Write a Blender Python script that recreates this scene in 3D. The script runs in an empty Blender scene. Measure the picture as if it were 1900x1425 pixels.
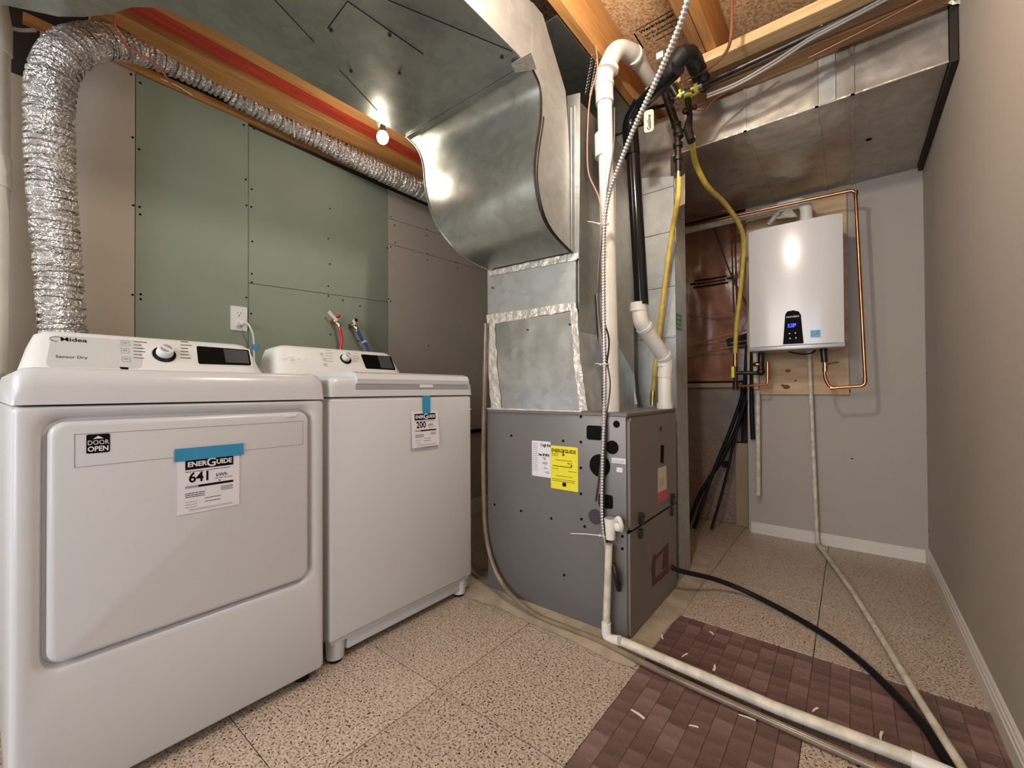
import bpy, bmesh, math, random
from mathutils import Vector, Matrix
random.seed(7)
V = Vector
scene = bpy.context.scene
COL = scene.collection
# ------------------------------------------------------------------ camera
FPX, YAW, PIT, ROL, CY, CH = 791.0, .67075, .0102, -.0054, 716.5, .94
Fv = V((-math.sin(YAW)*math.cos(PIT), math.cos(YAW)*math.cos(PIT), math.sin(PIT)))
R0 = V((math.cos(YAW), math.sin(YAW), 0)); U0 = R0.cross(Fv)
Rv = R0*math.cos(ROL)+U0*math.sin(ROL); Uv = -R0*math.sin(ROL)+U0*math.cos(ROL)
CAMP = V((0, 0, CH))
cd = bpy.data.cameras.new('camera'); cam = bpy.data.objects.new('camera', cd); COL.objects.link(cam)
cam.matrix_world = Matrix(((Rv.x, Uv.x, -Fv.x, 0), (Rv.y, Uv.y, -Fv.y, 0), (Rv.z, Uv.z, -Fv.z, CH), (0, 0, 0, 1)))
cd.sensor_width = 36; cd.lens = FPX/1900*36; cd.shift_y = (CY-712.5)/1900; cd.clip_start = .02
scene.camera = cam
def P(u, v, **k):
    """point where the sight line of a photo pixel meets the plane X=, Y= or Z="""
    d = Fv+Rv*((u-950)/FPX)-Uv*((v-CY)/FPX)
    (a, val), = k.items(); i = 'XYZ'.index(a)
    return CAMP+d*((val-CAMP[i])/d[i])
# ------------------------------------------------------------------ world, lights, exposure
w = bpy.data.worlds.new('world'); scene.world = w; w.use_nodes = True
w.node_tree.nodes['Background'].inputs[0].default_value = (.75, .78, .85, 1)
w.node_tree.nodes['Background'].inputs[1].default_value = .3
def lamp(name, kind, loc, energy, color, size=.1, rot=None, sy=None):
    l = bpy.data.lights.new(name, kind); l.energy = energy; l.color = color
    if kind == 'AREA':
        l.size = size
        if sy: l.shape = 'RECTANGLE'; l.size_y = sy
    else: l.shadow_soft_size = size
    o = bpy.data.objects.new(name, l); COL.objects.link(o); o.location = loc
    if rot: o.rotation_euler = rot
    return o
BULB = V((-.42, .98, 2.22))
lamp('ceiling_bulb_light', 'POINT', BULB, 24, (1, .89, .76), .03)
lamp('room_fill_light', 'AREA', (-1.2, -1.9, 2.0), 46, (1, .96, .92), 1.6, (math.radians(70), 0, math.radians(-24)), 1.2)  # unseen fill added behind the camera to lift shaded walls and ducts
lamp('doorway_daylight', 'AREA', (.0, -2.3, 1.2), 30, (.70, .83, 1), .9, (math.radians(90), 0, math.radians(12)), 1.9)
vs = scene.view_settings
vs.view_transform = 'Standard'; vs.look = 'None'; vs.gamma = 1; vs.use_curve_mapping = False; vs.exposure = .62
# ------------------------------------------------------------------ materials
MC = {}
def mat(name, col, rough=.5, metal=0, noise=0, nscale=8, bump=0, bscale=40, col2=None, fac=(.4, .6), emit=0, ior=None, stretch=None, spec=.5, trans=0):
    if name in MC: return MC[name]
    m = bpy.data.materials.new(name); m.use_nodes = True; MC[name] = m
    nt = m.node_tree; b = nt.nodes['Principled BSDF']
    b.inputs['Base Color'].default_value = (*col, 1); b.inputs['Roughness'].default_value = rough
    b.inputs['Metallic'].default_value = metal; b.inputs['Specular IOR Level'].default_value = spec
    if trans: b.inputs['Transmission Weight'].default_value = trans
    if emit:
        b.inputs['Emission Color'].default_value = (*col, 1); b.inputs['Emission Strength'].default_value = emit
    co = nt.nodes.new('ShaderNodeTexCoord'); mp = nt.nodes.new('ShaderNodeMapping')
    nt.links.new(co.outputs['Object'], mp.inputs['Vector'])
    if stretch: mp.inputs['Scale'].default_value = stretch
    if noise or col2:
        n = nt.nodes.new('ShaderNodeTexNoise'); n.inputs['Scale'].default_value = nscale; n.inputs['Detail'].default_value = 6
        nt.links.new(mp.outputs[0], n.inputs['Vector'])
        r = nt.nodes.new('ShaderNodeValToRGB'); r.color_ramp.elements[0].position = fac[0]; r.color_ramp.elements[1].position = fac[1]
        c2 = col2 or tuple(x*(1-noise) for x in col)
        r.color_ramp.elements[0].color = (*c2, 1); r.color_ramp.elements[1].color = (*col, 1)
        nt.links.new(n.outputs['Fac'], r.inputs[0]); nt.links.new(r.outputs[0], b.inputs['Base Color'])
    if bump:
        n2 = nt.nodes.new('ShaderNodeTexNoise'); n2.inputs['Scale'].default_value = bscale; n2.inputs['Detail'].default_value = 3
        nt.links.new(mp.outputs[0], n2.inputs['Vector'])
        bp = nt.nodes.new('ShaderNodeBump'); bp.inputs['Strength'].default_value = bump; bp.inputs['Distance'].default_value = .01
        nt.links.new(n2.outputs['Fac'], bp.inputs['Height']); nt.links.new(bp.outputs[0], b.inputs['Normal'])
    return m
def galv(name, col, rough, spang=30, dirt=.25, bump=.12, bscale=2.5, metal=.8):
    m = mat(name, col, rough, metal)
    nt = m.node_tree; b = nt.nodes['Principled BSDF']
    co = nt.nodes.new('ShaderNodeTexCoord')
    v = nt.nodes.new('ShaderNodeTexVoronoi'); v.inputs['Scale'].default_value = spang
    n = nt.nodes.new('ShaderNodeTexNoise'); n.inputs['Scale'].default_value = 3.5; n.inputs['Detail'].default_value = 8; n.inputs['Roughness'].default_value = .65
    nb = nt.nodes.new('ShaderNodeTexNoise'); nb.inputs['Scale'].default_value = bscale; nb.inputs['Detail'].default_value = 2
    for x in (v, n, nb): nt.links.new(co.outputs['Object'], x.inputs['Vector'])
    ramp = nt.nodes.new('ShaderNodeValToRGB'); ramp.color_ramp.elements[0].position = .3; ramp.color_ramp.elements[1].position = .7
    ramp.color_ramp.elements[0].color = (*[c*(1-dirt) for c in col], 1); ramp.color_ramp.elements[1].color = (*col, 1)
    nt.links.new(n.outputs['Fac'], ramp.inputs[0])
    mx = nt.nodes.new('ShaderNodeMixRGB'); mx.blend_type = 'MULTIPLY'; mx.inputs[0].default_value = .18
    bw = nt.nodes.new('ShaderNodeRGBToBW'); nt.links.new(v.outputs['Color'], bw.inputs[0]); nt.links.new(ramp.outputs[0], mx.inputs[1]); nt.links.new(bw.outputs[0], mx.inputs[2]); nt.links.new(mx.outputs[0], b.inputs['Base Color'])
    mr = nt.nodes.new('ShaderNodeMapRange'); mr.inputs['To Min'].default_value = rough-.08; mr.inputs['To Max'].default_value = rough+.12
    nt.links.new(n.outputs['Fac'], mr.inputs[0]); nt.links.new(mr.outputs[0], b.inputs['Roughness'])
    bp = nt.nodes.new('ShaderNodeBump'); bp.inputs['Strength'].default_value = bump; bp.inputs['Distance'].default_value = .08
    nt.links.new(nb.outputs['Fac'], bp.inputs['Height']); nt.links.new(bp.outputs[0], b.inputs['Normal'])
    return m
def terrazzo():
    m = mat('terrazzo', (.5, .4, .3), .32)
    nt = m.node_tree; b = nt.nodes['Principled BSDF']
    co = nt.nodes.new('ShaderNodeTexCoord'); g = nt.nodes.new('ShaderNodeNewGeometry')
    def ch(scale, lo, hi):
        v = nt.nodes.new('ShaderNodeTexNoise'); v.inputs['Scale'].default_value = scale; v.inputs['Detail'].default_value = 2
        nt.links.new(g.outputs['Position'], v.inputs['Vector'])
        r = nt.nodes.new('ShaderNodeValToRGB'); r.color_ramp.elements[0].position = lo; r.color_ramp.elements[1].position = hi
        nt.links.new(v.outputs['Fac'], r.inputs[0]); return r
    oi = nt.nodes.new('ShaderNodeObjectInfo')
    mr = nt.nodes.new('ShaderNodeMapRange'); mr.inputs['To Min'].default_value = .88; mr.inputs['To Max'].default_value = 1.06
    nt.links.new(oi.outputs['Random'], mr.inputs[0])
    base = nt.nodes.new('ShaderNodeMixRGB'); base.inputs[1].default_value = (.42, .33, .25, 1); base.inputs[2].default_value = (.62, .52, .41, 1)
    nt.links.new(ch(95, .40, .60).outputs[0], base.inputs[0])
    dk = nt.nodes.new('ShaderNodeMixRGB'); dk.inputs[2].default_value = (.13, .085, .06, 1)
    nt.links.new(base.outputs[0], dk.inputs[1]); nt.links.new(ch(150, .57, .61).outputs[0], dk.inputs[0])
    d2 = nt.nodes.new('ShaderNodeMixRGB'); d2.inputs[2].default_value = (.03, .022, .02, 1)
    nt.links.new(dk.outputs[0], d2.inputs[1]); nt.links.new(ch(95, .63, .655).outputs[0], d2.inputs[0])
    mu = nt.nodes.new('ShaderNodeMixRGB'); mu.blend_type = 'MULTIPLY'; mu.inputs[0].default_value = 1
    nt.links.new(d2.outputs[0], mu.inputs[1]); nt.links.new(mr.outputs[0], mu.inputs[2]); nt.links.new(mu.outputs[0], b.inputs['Base Color'])
    return m
def osb(name, a, bb):
    m = mat(name, a, .75)
    nt = m.node_tree; b = nt.nodes['Principled BSDF']
    co = nt.nodes.new('ShaderNodeTexCoord')
    v = nt.nodes.new('ShaderNodeTexVoronoi'); v.inputs['Scale'].default_value = 110
    n = nt.nodes.new('ShaderNodeTexNoise'); n.inputs['Scale'].default_value = 105; n.inputs['Detail'].default_value = 5
    nt.links.new(co.outputs['Object'], v.inputs['Vector']); nt.links.new(co.outputs['Object'], n.inputs['Vector'])
    r = nt.nodes.new('ShaderNodeValToRGB'); r.color_ramp.elements[0].color = (*bb, 1); r.color_ramp.elements[1].color = (*a, 1)
    r.color_ramp.elements[0].position = .36; r.color_ramp.elements[1].position = .6
    mx = nt.nodes.new('ShaderNodeMixRGB'); mx.inputs[0].default_value = .35
    sep = nt.nodes.new('ShaderNodeRGBToBW'); nt.links.new(v.outputs['Color'], sep.inputs[0])
    nt.links.new(n.outputs['Fac'], mx.inputs[1]); nt.links.new(sep.outputs[0], mx.inputs[2]); nt.links.new(mx.outputs[0], r.inputs[0])
    nt.links.new(r.outputs[0], b.inputs['Base Color'])
    return m
M_wallbeige = mat('beige_board', (.475, .415, .345), .85, bump=.05, bscale=120, noise=.05, nscale=3)
M_green = mat('green_board', (.262, .297, .228), .8, bump=.05, bscale=120, noise=.09, nscale=2.2)
M_wall = mat('painted_wall', (.405, .36, .315), .75, bump=.08, bscale=160)
M_dark = mat('dark_void', (.03, .02, .015), .9)
M_white = mat('white_enamel', (.61, .61, .62), .26, spec=.5)
M_whitep = mat('white_plastic', (.74, .72, .70), .38)
M_cons = mat('console_white', (.78, .77, .74), .35)
M_consg = mat('console_grey_film', (.60, .60, .57), .3)
M_pvc = mat('white_pvc', (.80, .76, .68), .35, noise=.08, nscale=14)
M_pvcd = mat('dirty_white_pipe', (.70, .63, .50), .45, noise=.25, nscale=25)
M_base = mat('white_trim_paint', (.66, .62, .55), .45)
M_black = mat('black_plastic', (.006, .006, .007), .16, spec=.35)
M_blackm = mat('black_rubber', (.009, .008, .009), .55, spec=.2)
M_iron = mat('black_iron', (.05, .042, .035), .35, .7, noise=.4, nscale=30)
M_glass = mat('black_glass', (.006, .005, .005), .12, spec=.2)
M_glass2 = mat('dark_grey_glass', (.07, .07, .07), .15)
M_galv = galv('galvanised_sheet', (.45, .465, .43), .34, bump=.25, metal=.88)
M_galvb = galv('bright_galvanised_sheet', (.56, .565, .54), .42, dirt=.22, metal=.75)
M_galvd = galv('stained_galvanised_sheet', (.62, .57, .50), .34, dirt=.4, bump=.25, bscale=5, metal=.7)
M_foil = galv('foil_tape', (.80, .75, .66), .42, 90, .12, .16, 30, .6)
M_hosefoil = galv('foil_hose', (.82, .79, .75), .3, 120, .1, .45, 110, .8)
M_grey = mat('grey_furnace_paint', (.18, .168, .162), .42, .25, noise=.06, nscale=3)
M_greyf = mat('grey_door_paint', (.21, .18, .155), .42, .2)
M_knock = mat('knockout_dark', (.004, .003, .003), .7, spec=.1)
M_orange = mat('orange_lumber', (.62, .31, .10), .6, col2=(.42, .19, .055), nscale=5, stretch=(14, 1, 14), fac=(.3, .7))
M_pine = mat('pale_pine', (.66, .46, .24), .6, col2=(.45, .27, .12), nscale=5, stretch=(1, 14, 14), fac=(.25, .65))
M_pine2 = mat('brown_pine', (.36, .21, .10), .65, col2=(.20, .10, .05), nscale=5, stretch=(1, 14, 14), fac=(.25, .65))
M_red = mat('red_painted_wood', (.55, .055, .02), .5, col2=(.40, .03, .012), nscale=6, stretch=(14, 1, 14))
M_osb = osb('osb_board', (.82, .57, .33), (.46, .26, .12))
M_osbd = osb('dark_osb', (.27, .19, .145), (.19, .125, .095))
M_ply = mat('plywood', (.62, .43, .25), .6, col2=(.46, .28, .13), nscale=3, stretch=(1.5, 1, 7), fac=(.3, .65))
M_knot = mat('wood_knot', (.14, .06, .03), .7)
M_terr = terrazzo()
M_vinyl = mat('maroon_block', (.185, .105, .088), .42, noise=.3, nscale=18)
M_vinyl2 = mat('maroon_block_light', (.235, .142, .122), .42, noise=.25, nscale=22)
M_vinyl3 = mat('maroon_block_dark', (.15, .083, .070), .42, noise=.3, nscale=22)
M_grout = mat('dark_grout', (.045, .03, .025), .8)
M_cement = mat('cement', (.42, .34, .25), .85, noise=.25, nscale=9, bump=.3, bscale=60)
M_copper = mat('copper', (.62, .27, .13), .25, 1, noise=.3, nscale=12)
M_brass = mat('brass', (.58, .42, .16), .3, 1, noise=.3, nscale=40)
M_chrome = mat('chrome', (.7, .7, .7), .18, 1)
M_yel = mat('yellow_hose', (.72, .52, .09), .42, noise=.2, nscale=30)
M_yels = mat('yellow_sticker', (.82, .72, .03), .45)
M_yeltag = mat('yellow_green_tag', (.72, .78, .05), .5)
M_paper = mat('white_paper', (.74, .71, .74), .6)
M_paper2 = mat('cream_paper', (.72, .62, .47), .7)
M_ink = mat('black_ink', (.004, .004, .004), .8, spec=.1)
M_inkg = mat('grey_ink', (.30, .30, .31), .6)
M_blue = mat('blue_tape', (.03, .26, .46), .55, noise=.08, nscale=20)
M_redh = mat('red_hose', (.70, .02, .035), .28)
M_blueh = mat('blue_hose', (.035, .07, .33), .28)
M_wirer = mat('red_wire', (.65, .12, .09), .5)
M_wirep = mat('pink_brown_wire', (.42, .21, .15), .5)
M_btube = mat('brown_copper_tube', (.30, .13, .07), .35, .6)
M_wired = mat('dark_brown_wire', (.06, .035, .03), .45)
M_poly = mat('vapour_barrier', (.38, .17, .10), .24, col2=(.19, .075, .04), nscale=6, bump=.5, bscale=7, fac=(.25, .65))
M_board = mat('grey_board', (.24, .20, .165), .7, noise=.2, nscale=6)
M_tan = mat('tan_plank', (.34, .24, .14), .65, noise=.12, nscale=4)
M_pink = mat('pink_sticker', (.62, .09, .16), .5)
M_greenl = mat('green_label', (.05, .22, .05), .5)
M_heater = mat('heater_white', (.70, .68, .665), .2)
M_heats = mat('heater_trim_grey', (.42, .42, .42), .35, .3)
M_led = mat('blue_display', (.02, .04, 1.0), .4, emit=3.5)
M_sblue = mat('blue_sticker', (.03, .27, .50), .4)
M_tube = mat('brownish_clear_tube', (.23, .17, .11), .2, noise=.3, nscale=10)
M_tag = mat('card_tag', (.68, .53, .42), .7)
M_bulb = mat('bulb_glow', (1, .90, .74), .3, emit=28)
M_shave = mat('plastic_shaving', (.80, .72, .62), .6)
M_wood = M_pine2
# ------------------------------------------------------------------ mesh helpers
def link(name, me, m, parent=None):
    o = bpy.data.objects.new(name, me); COL.objects.link(o)
    if m is not None:
        for x in (m if isinstance(m, (list, tuple)) else [m]): me.materials.append(x)
    if parent is not None: o.parent = parent
    return o
def tag(o, label=None, cat=None, group=None, kind=None):
    if label: o['label'] = label
    if cat: o['category'] = cat
    if group: o['group'] = group
    if kind: o['kind'] = kind
    return o
def thing(name, label, cat, group=None, loc=(0, 0, 0)):
    o = bpy.data.objects.new(name, None); COL.objects.link(o); o.empty_display_size = .05
    o.location = loc
    return tag(o, label, cat, group)
class B:
    def __init__(s): s.bm = bmesh.new()
    def box(s, x0, x1, y0, y1, z0, z1, bev=0, seg=2):
        vs_ = [s.bm.verts.new((x, y, z)) for z in (z0, z1) for y in (y0, y1) for x in (x0, x1)]
        fs = [s.bm.faces.new([vs_[i] for i in q]) for q in ((0, 2, 3, 1), (4, 5, 7, 6), (0, 1, 5, 4), (2, 6, 7, 3), (0, 4, 6, 2), (1, 3, 7, 5))]
        if bev:
            es = {e for f in fs for e in f.edges}
            bmesh.ops.bevel(s.bm, geom=list(es), offset=bev, segments=seg, affect='EDGES', profile=.5)
        return s
    def prism(s, pts, vec, bev=0):
        """closed outline of 3D points pushed along vec"""
        a = [s.bm.verts.new(p) for p in pts]; b = [s.bm.verts.new(V(p)+V(vec)) for p in pts]
        n = len(pts); s.bm.faces.new(a); s.bm.faces.new(b[::-1])
        for i in range(n): s.bm.faces.new([a[i], b[i], b[(i+1) % n], a[(i+1) % n]])
        return s
    def grid(s, rows):
        g = [[s.bm.verts.new(p) for p in r] for r in rows]
        for i in range(len(g)-1):
            for j in range(len(g[0])-1): s.bm.faces.new([g[i][j], g[i][j+1], g[i+1][j+1], g[i+1][j]])
        return s
    def tube(s, pts, r, n=12, cap=True, rf=None):
        pts = [V(p) for p in pts]; rings = []
        t0 = (pts[1]-pts[0]).normalized(); nrm = t0.orthogonal().normalized()
        for i, p in enumerate(pts):
            if i == 0: t = t0
            elif i == len(pts)-1: t = (pts[i]-pts[i-1]).normalized()
            else: t = ((pts[i+1]-pts[i]).normalized()+(pts[i]-pts[i-1]).normalized()).normalized()
            nrm = (nrm-t*nrm.dot(t)).normalized(); bn = t.cross(nrm)
            rr = rf(i) if rf else (r[i] if isinstance(r, (list, tuple)) else r)
            rings.append([s.bm.verts.new(p+(nrm*math.cos(a)+bn*math.sin(a))*rr) for a in [2*math.pi*k/n for k in range(n)]])
        for i in range(len(rings)-1):
            for k in range(n): s.bm.faces.new([rings[i][k], rings[i][(k+1) % n], rings[i+1][(k+1) % n], rings[i+1][k]])
        if cap: s.bm.faces.new(rings[0][::-1]); s.bm.faces.new(rings[-1])
        return s
    def cyl(s, a, b, r, r2=None, n=20): return s.tube([a, b], [r, r2 if r2 is not None else r], n)
    def ball(s, c, r, sc=(1, 1, 1), n=16):
        mt = Matrix.Translation(c) @ Matrix.Diagonal((*[r*k for k in sc], 1))
        bmesh.ops.create_uvsphere(s.bm, u_segments=n, v_segments=n//2+2, radius=1, matrix=mt); return s
    def done(s, name, m, parent=None, smooth=True, ang=35):
        bmesh.ops.recalc_face_normals(s.bm, faces=s.bm.faces[:])
        me = bpy.data.meshes.new(name); s.bm.to_mesh(me); s.bm.free()
        if smooth:
            for p in me.polygons: p.use_smooth = True
            me.set_sharp_from_angle(angle=math.radians(ang))
        return link(name, me, m, parent)
def spline(pts, k=8):
    pts = [V(p) for p in pts]; q = [pts[0]*2-pts[1]]+pts+[pts[-1]*2-pts[-2]]; out = []
    for i in range(1, len(q)-2):
        a, b, c, d = q[i-1:i+3]
        for j in range(k):
            t = j/k
            out.append(.5*((2*b)+(c-a)*t+(2*a-5*b+4*c-d)*t*t+(3*b-a-3*c+d)*t**3))
    out.append(pts[-1]); return out
def rounded(pts, r, k=6):
    """polyline with rounded corners"""
    pts = [V(p) for p in pts]; out = [pts[0]]
    for i in range(1, len(pts)-1):
        a, b, c = pts[i-1:i+2]; d1 = (a-b); d2 = (c-b); rr = min(r, d1.length*.45, d2.length*.45)
        p1 = b+d1.normalized()*rr; p2 = b+d2.normalized()*rr
        for j in range(k+1):
            t = j/k; out.append(p1*(1-t)**2+b*2*t*(1-t)+p2*t*t)
    out.append(pts[-1]); return out
class Fr:
    """flat working frame: u right, v up, n out of the surface"""
    def __init__(s, o, u, v): s.o = V(o); s.u = V(u).normalized(); s.v = V(v).normalized(); s.n = s.u.cross(s.v)
    def at(s, a, b, c=0): return s.o+s.u*a+s.v*b+s.n*c
    def inv(s, p): q = V(p)-s.o; return q.dot(s.u), q.dot(s.v)
    def rect(s, b, u0, u1, v0, v1, t=.0006, c0=0):
        return b.prism([s.at(u0, v0, c0), s.at(u1, v0, c0), s.at(u1, v1, c0), s.at(u0, v1, c0)], s.n*t)
    def rrect(s, b, u0, u1, v0, v1, r, t, c0=0, k=5):
        pts = []
        for cx, cy, a0 in ((u1-r, v0+r, -90), (u1-r, v1-r, 0), (u0+r, v1-r, 90), (u0+r, v0+r, 180)):
            for j in range(k+1):
                a = math.radians(a0+90*j/k); pts.append(s.at(cx+r*math.cos(a), cy+r*math.sin(a), c0))
        return b.prism(pts, s.n*t)
    def disc(s, b, u, v, r, t, c0=0, n=28, ru=None):
        return b.prism([s.at(u+(ru or r)*math.cos(2*math.pi*k/n), v+r*math.sin(2*math.pi*k/n), c0) for k in range(n)], s.n*t)
def text(body, fr, u, v, size, m, parent, c0=.0008, bold=0, align='LEFT', ext=.0002, name='lettering', sx=1):
    cu = bpy.data.curves.new('t', 'FONT'); cu.body = body; cu.size = size; cu.align_x = align; cu.extrude = ext; cu.offset = bold; cu.resolution_u = 3
    to = bpy.data.objects.new('t', cu); COL.objects.link(to); bpy.context.view_layer.update()
    me = bpy.data.meshes.new_from_object(to.evaluated_get(bpy.context.evaluated_depsgraph_get()))
    bpy.data.objects.remove(to); bpy.data.curves.remove(cu)
    o = fr.at(u, v, c0)
    mt = Matrix(((fr.u.x, fr.v.x, fr.n.x, o.x), (fr.u.y, fr.v.y, fr.n.y, o.y), (fr.u.z, fr.v.z, fr.n.z, o.z), (0, 0, 0, 1)))
    me.transform(mt @ Matrix.Diagonal((sx, 1, 1, 1))); me.materials.clear()
    return link(name, me, m, parent)
def bars(fr, lst, m, parent, name='fine_print', t=.0003, c0=.0008):
    b = B()
    for u0, u1, v, h in lst: fr.rect(b, u0, u1, v-h/2, v+h/2, t, c0)
    o = b.done(name, m, parent, False); o['kind'] = 'stuff'; return o
def fineprint(fr, u0, u1, v, size, m, parent, rows=1, lead=1.5, c0=.0016):
    L = []
    for r_ in range(rows):
        x = u0; vv = v-r_*size*lead
        while x < u1:
            wd = random.uniform(2, 6)*size*.5; L.append((x, min(x+wd, u1), vv, size*.55)); x += wd+size*.35
    return bars(fr, L, m, parent, c0=c0)

# ================================================================== SETTING
XL, XR, YB, ZJ, ZS = -2.28, .32, 3.19, 2.36, 2.60
YN = -2.7
# floor : slab with separate tiles
b = B(); b.box(-2.6, .6, YN, 3.7, -.12, -.012); floor = tag(b.done('floor', M_grout, None, False), kind='structure')
T = .457; X0, Y0 = -1.026-T*3, .92-T*4
tb = B(); tb.box(.0013, T-.0013, .0013, T-.0013, -.012, 0, .0008, 1); t0 = tb.done('floor_tile', M_terr, floor, False)
first = True
vinyl = [(4, 4), (4, 5), (5, 5)]
t0.location = (X0+3*T, Y0+4*T, 0)
for i in range(-1, 7):
    for j in range(0, 12):
        if (i, j) == (3, 4) or (i, j) in vinyl: continue
        xx, yy = X0+i*T, Y0+j*T
        if xx > XR or yy > 3.5: continue
        o = t0.copy(); COL.objects.link(o); o.parent = floor; o.location = (xx, yy, 0)
nb_ = 9; bs = T/nb_
bbm = B(); bbm.box(.0006, bs-.0006, .0006, bs-.0006, 0, .004, .0005, 1); blk = None
blkmesh = []
for m in (M_vinyl, M_vinyl2, M_vinyl3):
    q = B(); q.box(.0005, bs-.0005, .0005, bs-.0005, 0, .004, .0004, 1)
    bmesh.ops.recalc_face_normals(q.bm, faces=q.bm.faces[:]); me = bpy.data.meshes.new('block'); q.bm.to_mesh(me); q.bm.free(); me.materials.append(m); blkmesh.append(me)
bbm.bm.free()
vb = B(); vb.box(.0009, T-.0009, .0009, T-.0009, -.012, -.004); vt0 = vb.done('mosaic_tile', M_vinyl3, floor, False); vt0['label'] = 'maroon mosaic floor tile of small square blocks'
for n_, (i, j) in enumerate(vinyl):
    vt = vt0 if n_ == 0 else vt0.copy()
    if n_: COL.objects.link(vt); vt.parent = floor
    vt.location = (X0+i*T, Y0+j*T, 0)
    for a in range(nb_):
        for c in range(nb_):
            if X0+i*T+a*bs > XR-.01: continue
            o = bpy.data.objects.new('block', random.choices(blkmesh, (6, 3, 3))[0]); COL.objects.link(o); o.parent = vt
            o.location = (a*bs, c*bs, -.0042+random.uniform(-.0003, .0002))
# cement fillet around the furnace foot
pts = [(-1.52, 1.36), (-1.42, 1.395), (-1.3, 1.40), (-1.2, 1.415), (-1.03, 1.395), (-.9, 1.40), (-.78, 1.39), (-.66, 1.375), (-.585, 1.385), (-.572, 1.5), (-.575, 1.7), (-.56, 1.84), (-.57, 2.2), (-.62, 2.6), (-1.5, 2.6), (-1.52, 2.0)]
b = B()
top = [b.bm.verts.new((x, y, .002)) for x, y in pts]; inn = [b.bm.verts.new((-1.02+(x+1.02)*.80, 1.9+(y-1.9)*.80, .018)) for x, y in pts]
for k in range(len(pts)): b.bm.faces.new([top[k], top[(k+1) % len(pts)], inn[(k+1) % len(pts)], inn[k]])
b.bm.faces.new(inn); b.done('cement_skirt', M_cement, floor)
# left wall
b = B(); b.box(XL-.10, XL-.013, YN, YB+.35, -.01, ZS); wl = tag(b.done('wall_left', M_dark, None, False), kind='structure')
def panel(y0, y1, z0, z1, m, lab, dz0=0, dz1=0):
    q = B(); g = .0014
    q.prism([(XL, y0+g, z0+g), (XL, y1-g, z0+g+dz0), (XL, y1-g, z1-g+dz1), (XL, y0+g, z1-g)], (-.0125, 0, 0))
    o = q.done('drywall_panel', m, wl, False); o['label'] = lab; return o
panel(YN+.01, .14, 0, 2.06, M_wallbeige, 'beige drywall panel behind the corner pipe')
panel(.14, .404, 0, 2.255, M_wallbeige, 'beige drywall panel')
panel(.404, .822, 0, 2.25, M_green, 'tall green drywall panel')
panel(.822, 1.62, 1.468, 2.235, M_green, 'upper green drywall panel', .034, -.02)
panel(.822, 1.62, 0, 1.468, M_green, 'lower green drywall panel', 0, .034)
panel(1.62, YB, 2.035, 2.22, M_wallbeige, 'narrow beige drywall strip at the top', .08, 0)
panel(1.62, YB, 1.874, 2.035, M_wallbeige, 'beige drywall strip between two joints', .045, .08)
panel(1.62, YB, 0, 1.874, M_wallbeige, 'beige drywall panel behind the plenum', 0, .045)
b = B(); b.box(XL-.012, XL+.012, .1, 1.5, 2.252, 2.285); b.done('top_plate', M_orange, wl, False)
sc = [(243, 138), (260, 154), (246, 255), (258, 277), (247, 381), (259, 384), (260, 398), (246, 547), (261, 546), (261, 555), (452, 232), (471, 239), (456, 333), (467, 351), (457, 381), (466, 384), (468, 448), (467, 508), (467, 524), (457, 552), (466, 582), (612, 387), (609, 443), (612, 490), (609, 531), (609, 549), (636, 557), (668, 568), (719, 460), (721, 555), (725, 402), (732, 418), (733, 450), (725, 458), (725, 559), (791, 425), (791, 437), (793, 470), (793, 483), (846, 487), (849, 497), (795, 642), (665, 633), (613, 621)]
s0 = None
for u, v in sc:
    p = P(u, v, X=XL)
    if s0 is None:
        q = B(); q.tube([(0, 0, 0), (.0015, 0, 0)], .0045, 8); s0 = q.done('screw_head', M_ink, wl, False); s0.location = p
    else:
        o = s0.copy(); COL.objects.link(o); o.parent = wl; o.location = p
# back wall (drywall right of the niche) + niche
b = B(); b.box(-.535, XR, YB, YB+.0125, 0, ZS); b.box(-.45, XR+.1, YB+.0125, YB+.3, 0, ZS)
wb = tag(b.done('wall_back', M_wall, None, False), kind='structure')
for u, v in ((1581, 851), (1577, 725)):
    o = s0.copy(); COL.objects.link(o); o.parent = wb; p = P(u, v, Y=YB); o.location = p; o.rotation_euler = (0, 0, -math.pi/2)
b = B(); b.box(-2.4, -.45, YB+.18, YB+.3, 0, ZS); wn = tag(b.done('wall_niche', M_dark, None, False), kind='structure')
b = B(); b.box(XR, XR+.1, YN, YB+.3, 0, ZS); wr = tag(b.done('wall_right', M_wall, None, False), kind='structure')
for u, v in ((1714, 496), (1719, 693), (1720, 804), (1724, 986)):
    o = s0.copy(); COL.objects.link(o); o.parent = wr; o.location = P(u, v, X=XR); o.rotation_euler = (0, math.pi, 0)
b = B(); b.box(-2.6, .6, YN-.1, YN, 0, ZS); tag(b.done('wall_near', M_wall, None, False), kind='structure')
# subfloor + ceiling
b = B(); b.box(-2.6, .5, YN, 3.6, ZS+.002, ZS+.03); ceil = tag(b.done('ceiling', M_osbd, None, False), kind='structure')
for y0, y1 in ((YN, .4), (.4, 1.62), (1.62, 2.84), (2.84, 3.5)):
    q = B(); q.box(-2.4, XR, y0+.0015, y1-.0015, ZS-.012, ZS+.001); q.done('osb_sheet', M_osb, ceil, False)
fo = Fr((-.66, 1.86, ZS-.0122), (1, 0, 0), (0, -1, 0))
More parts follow.
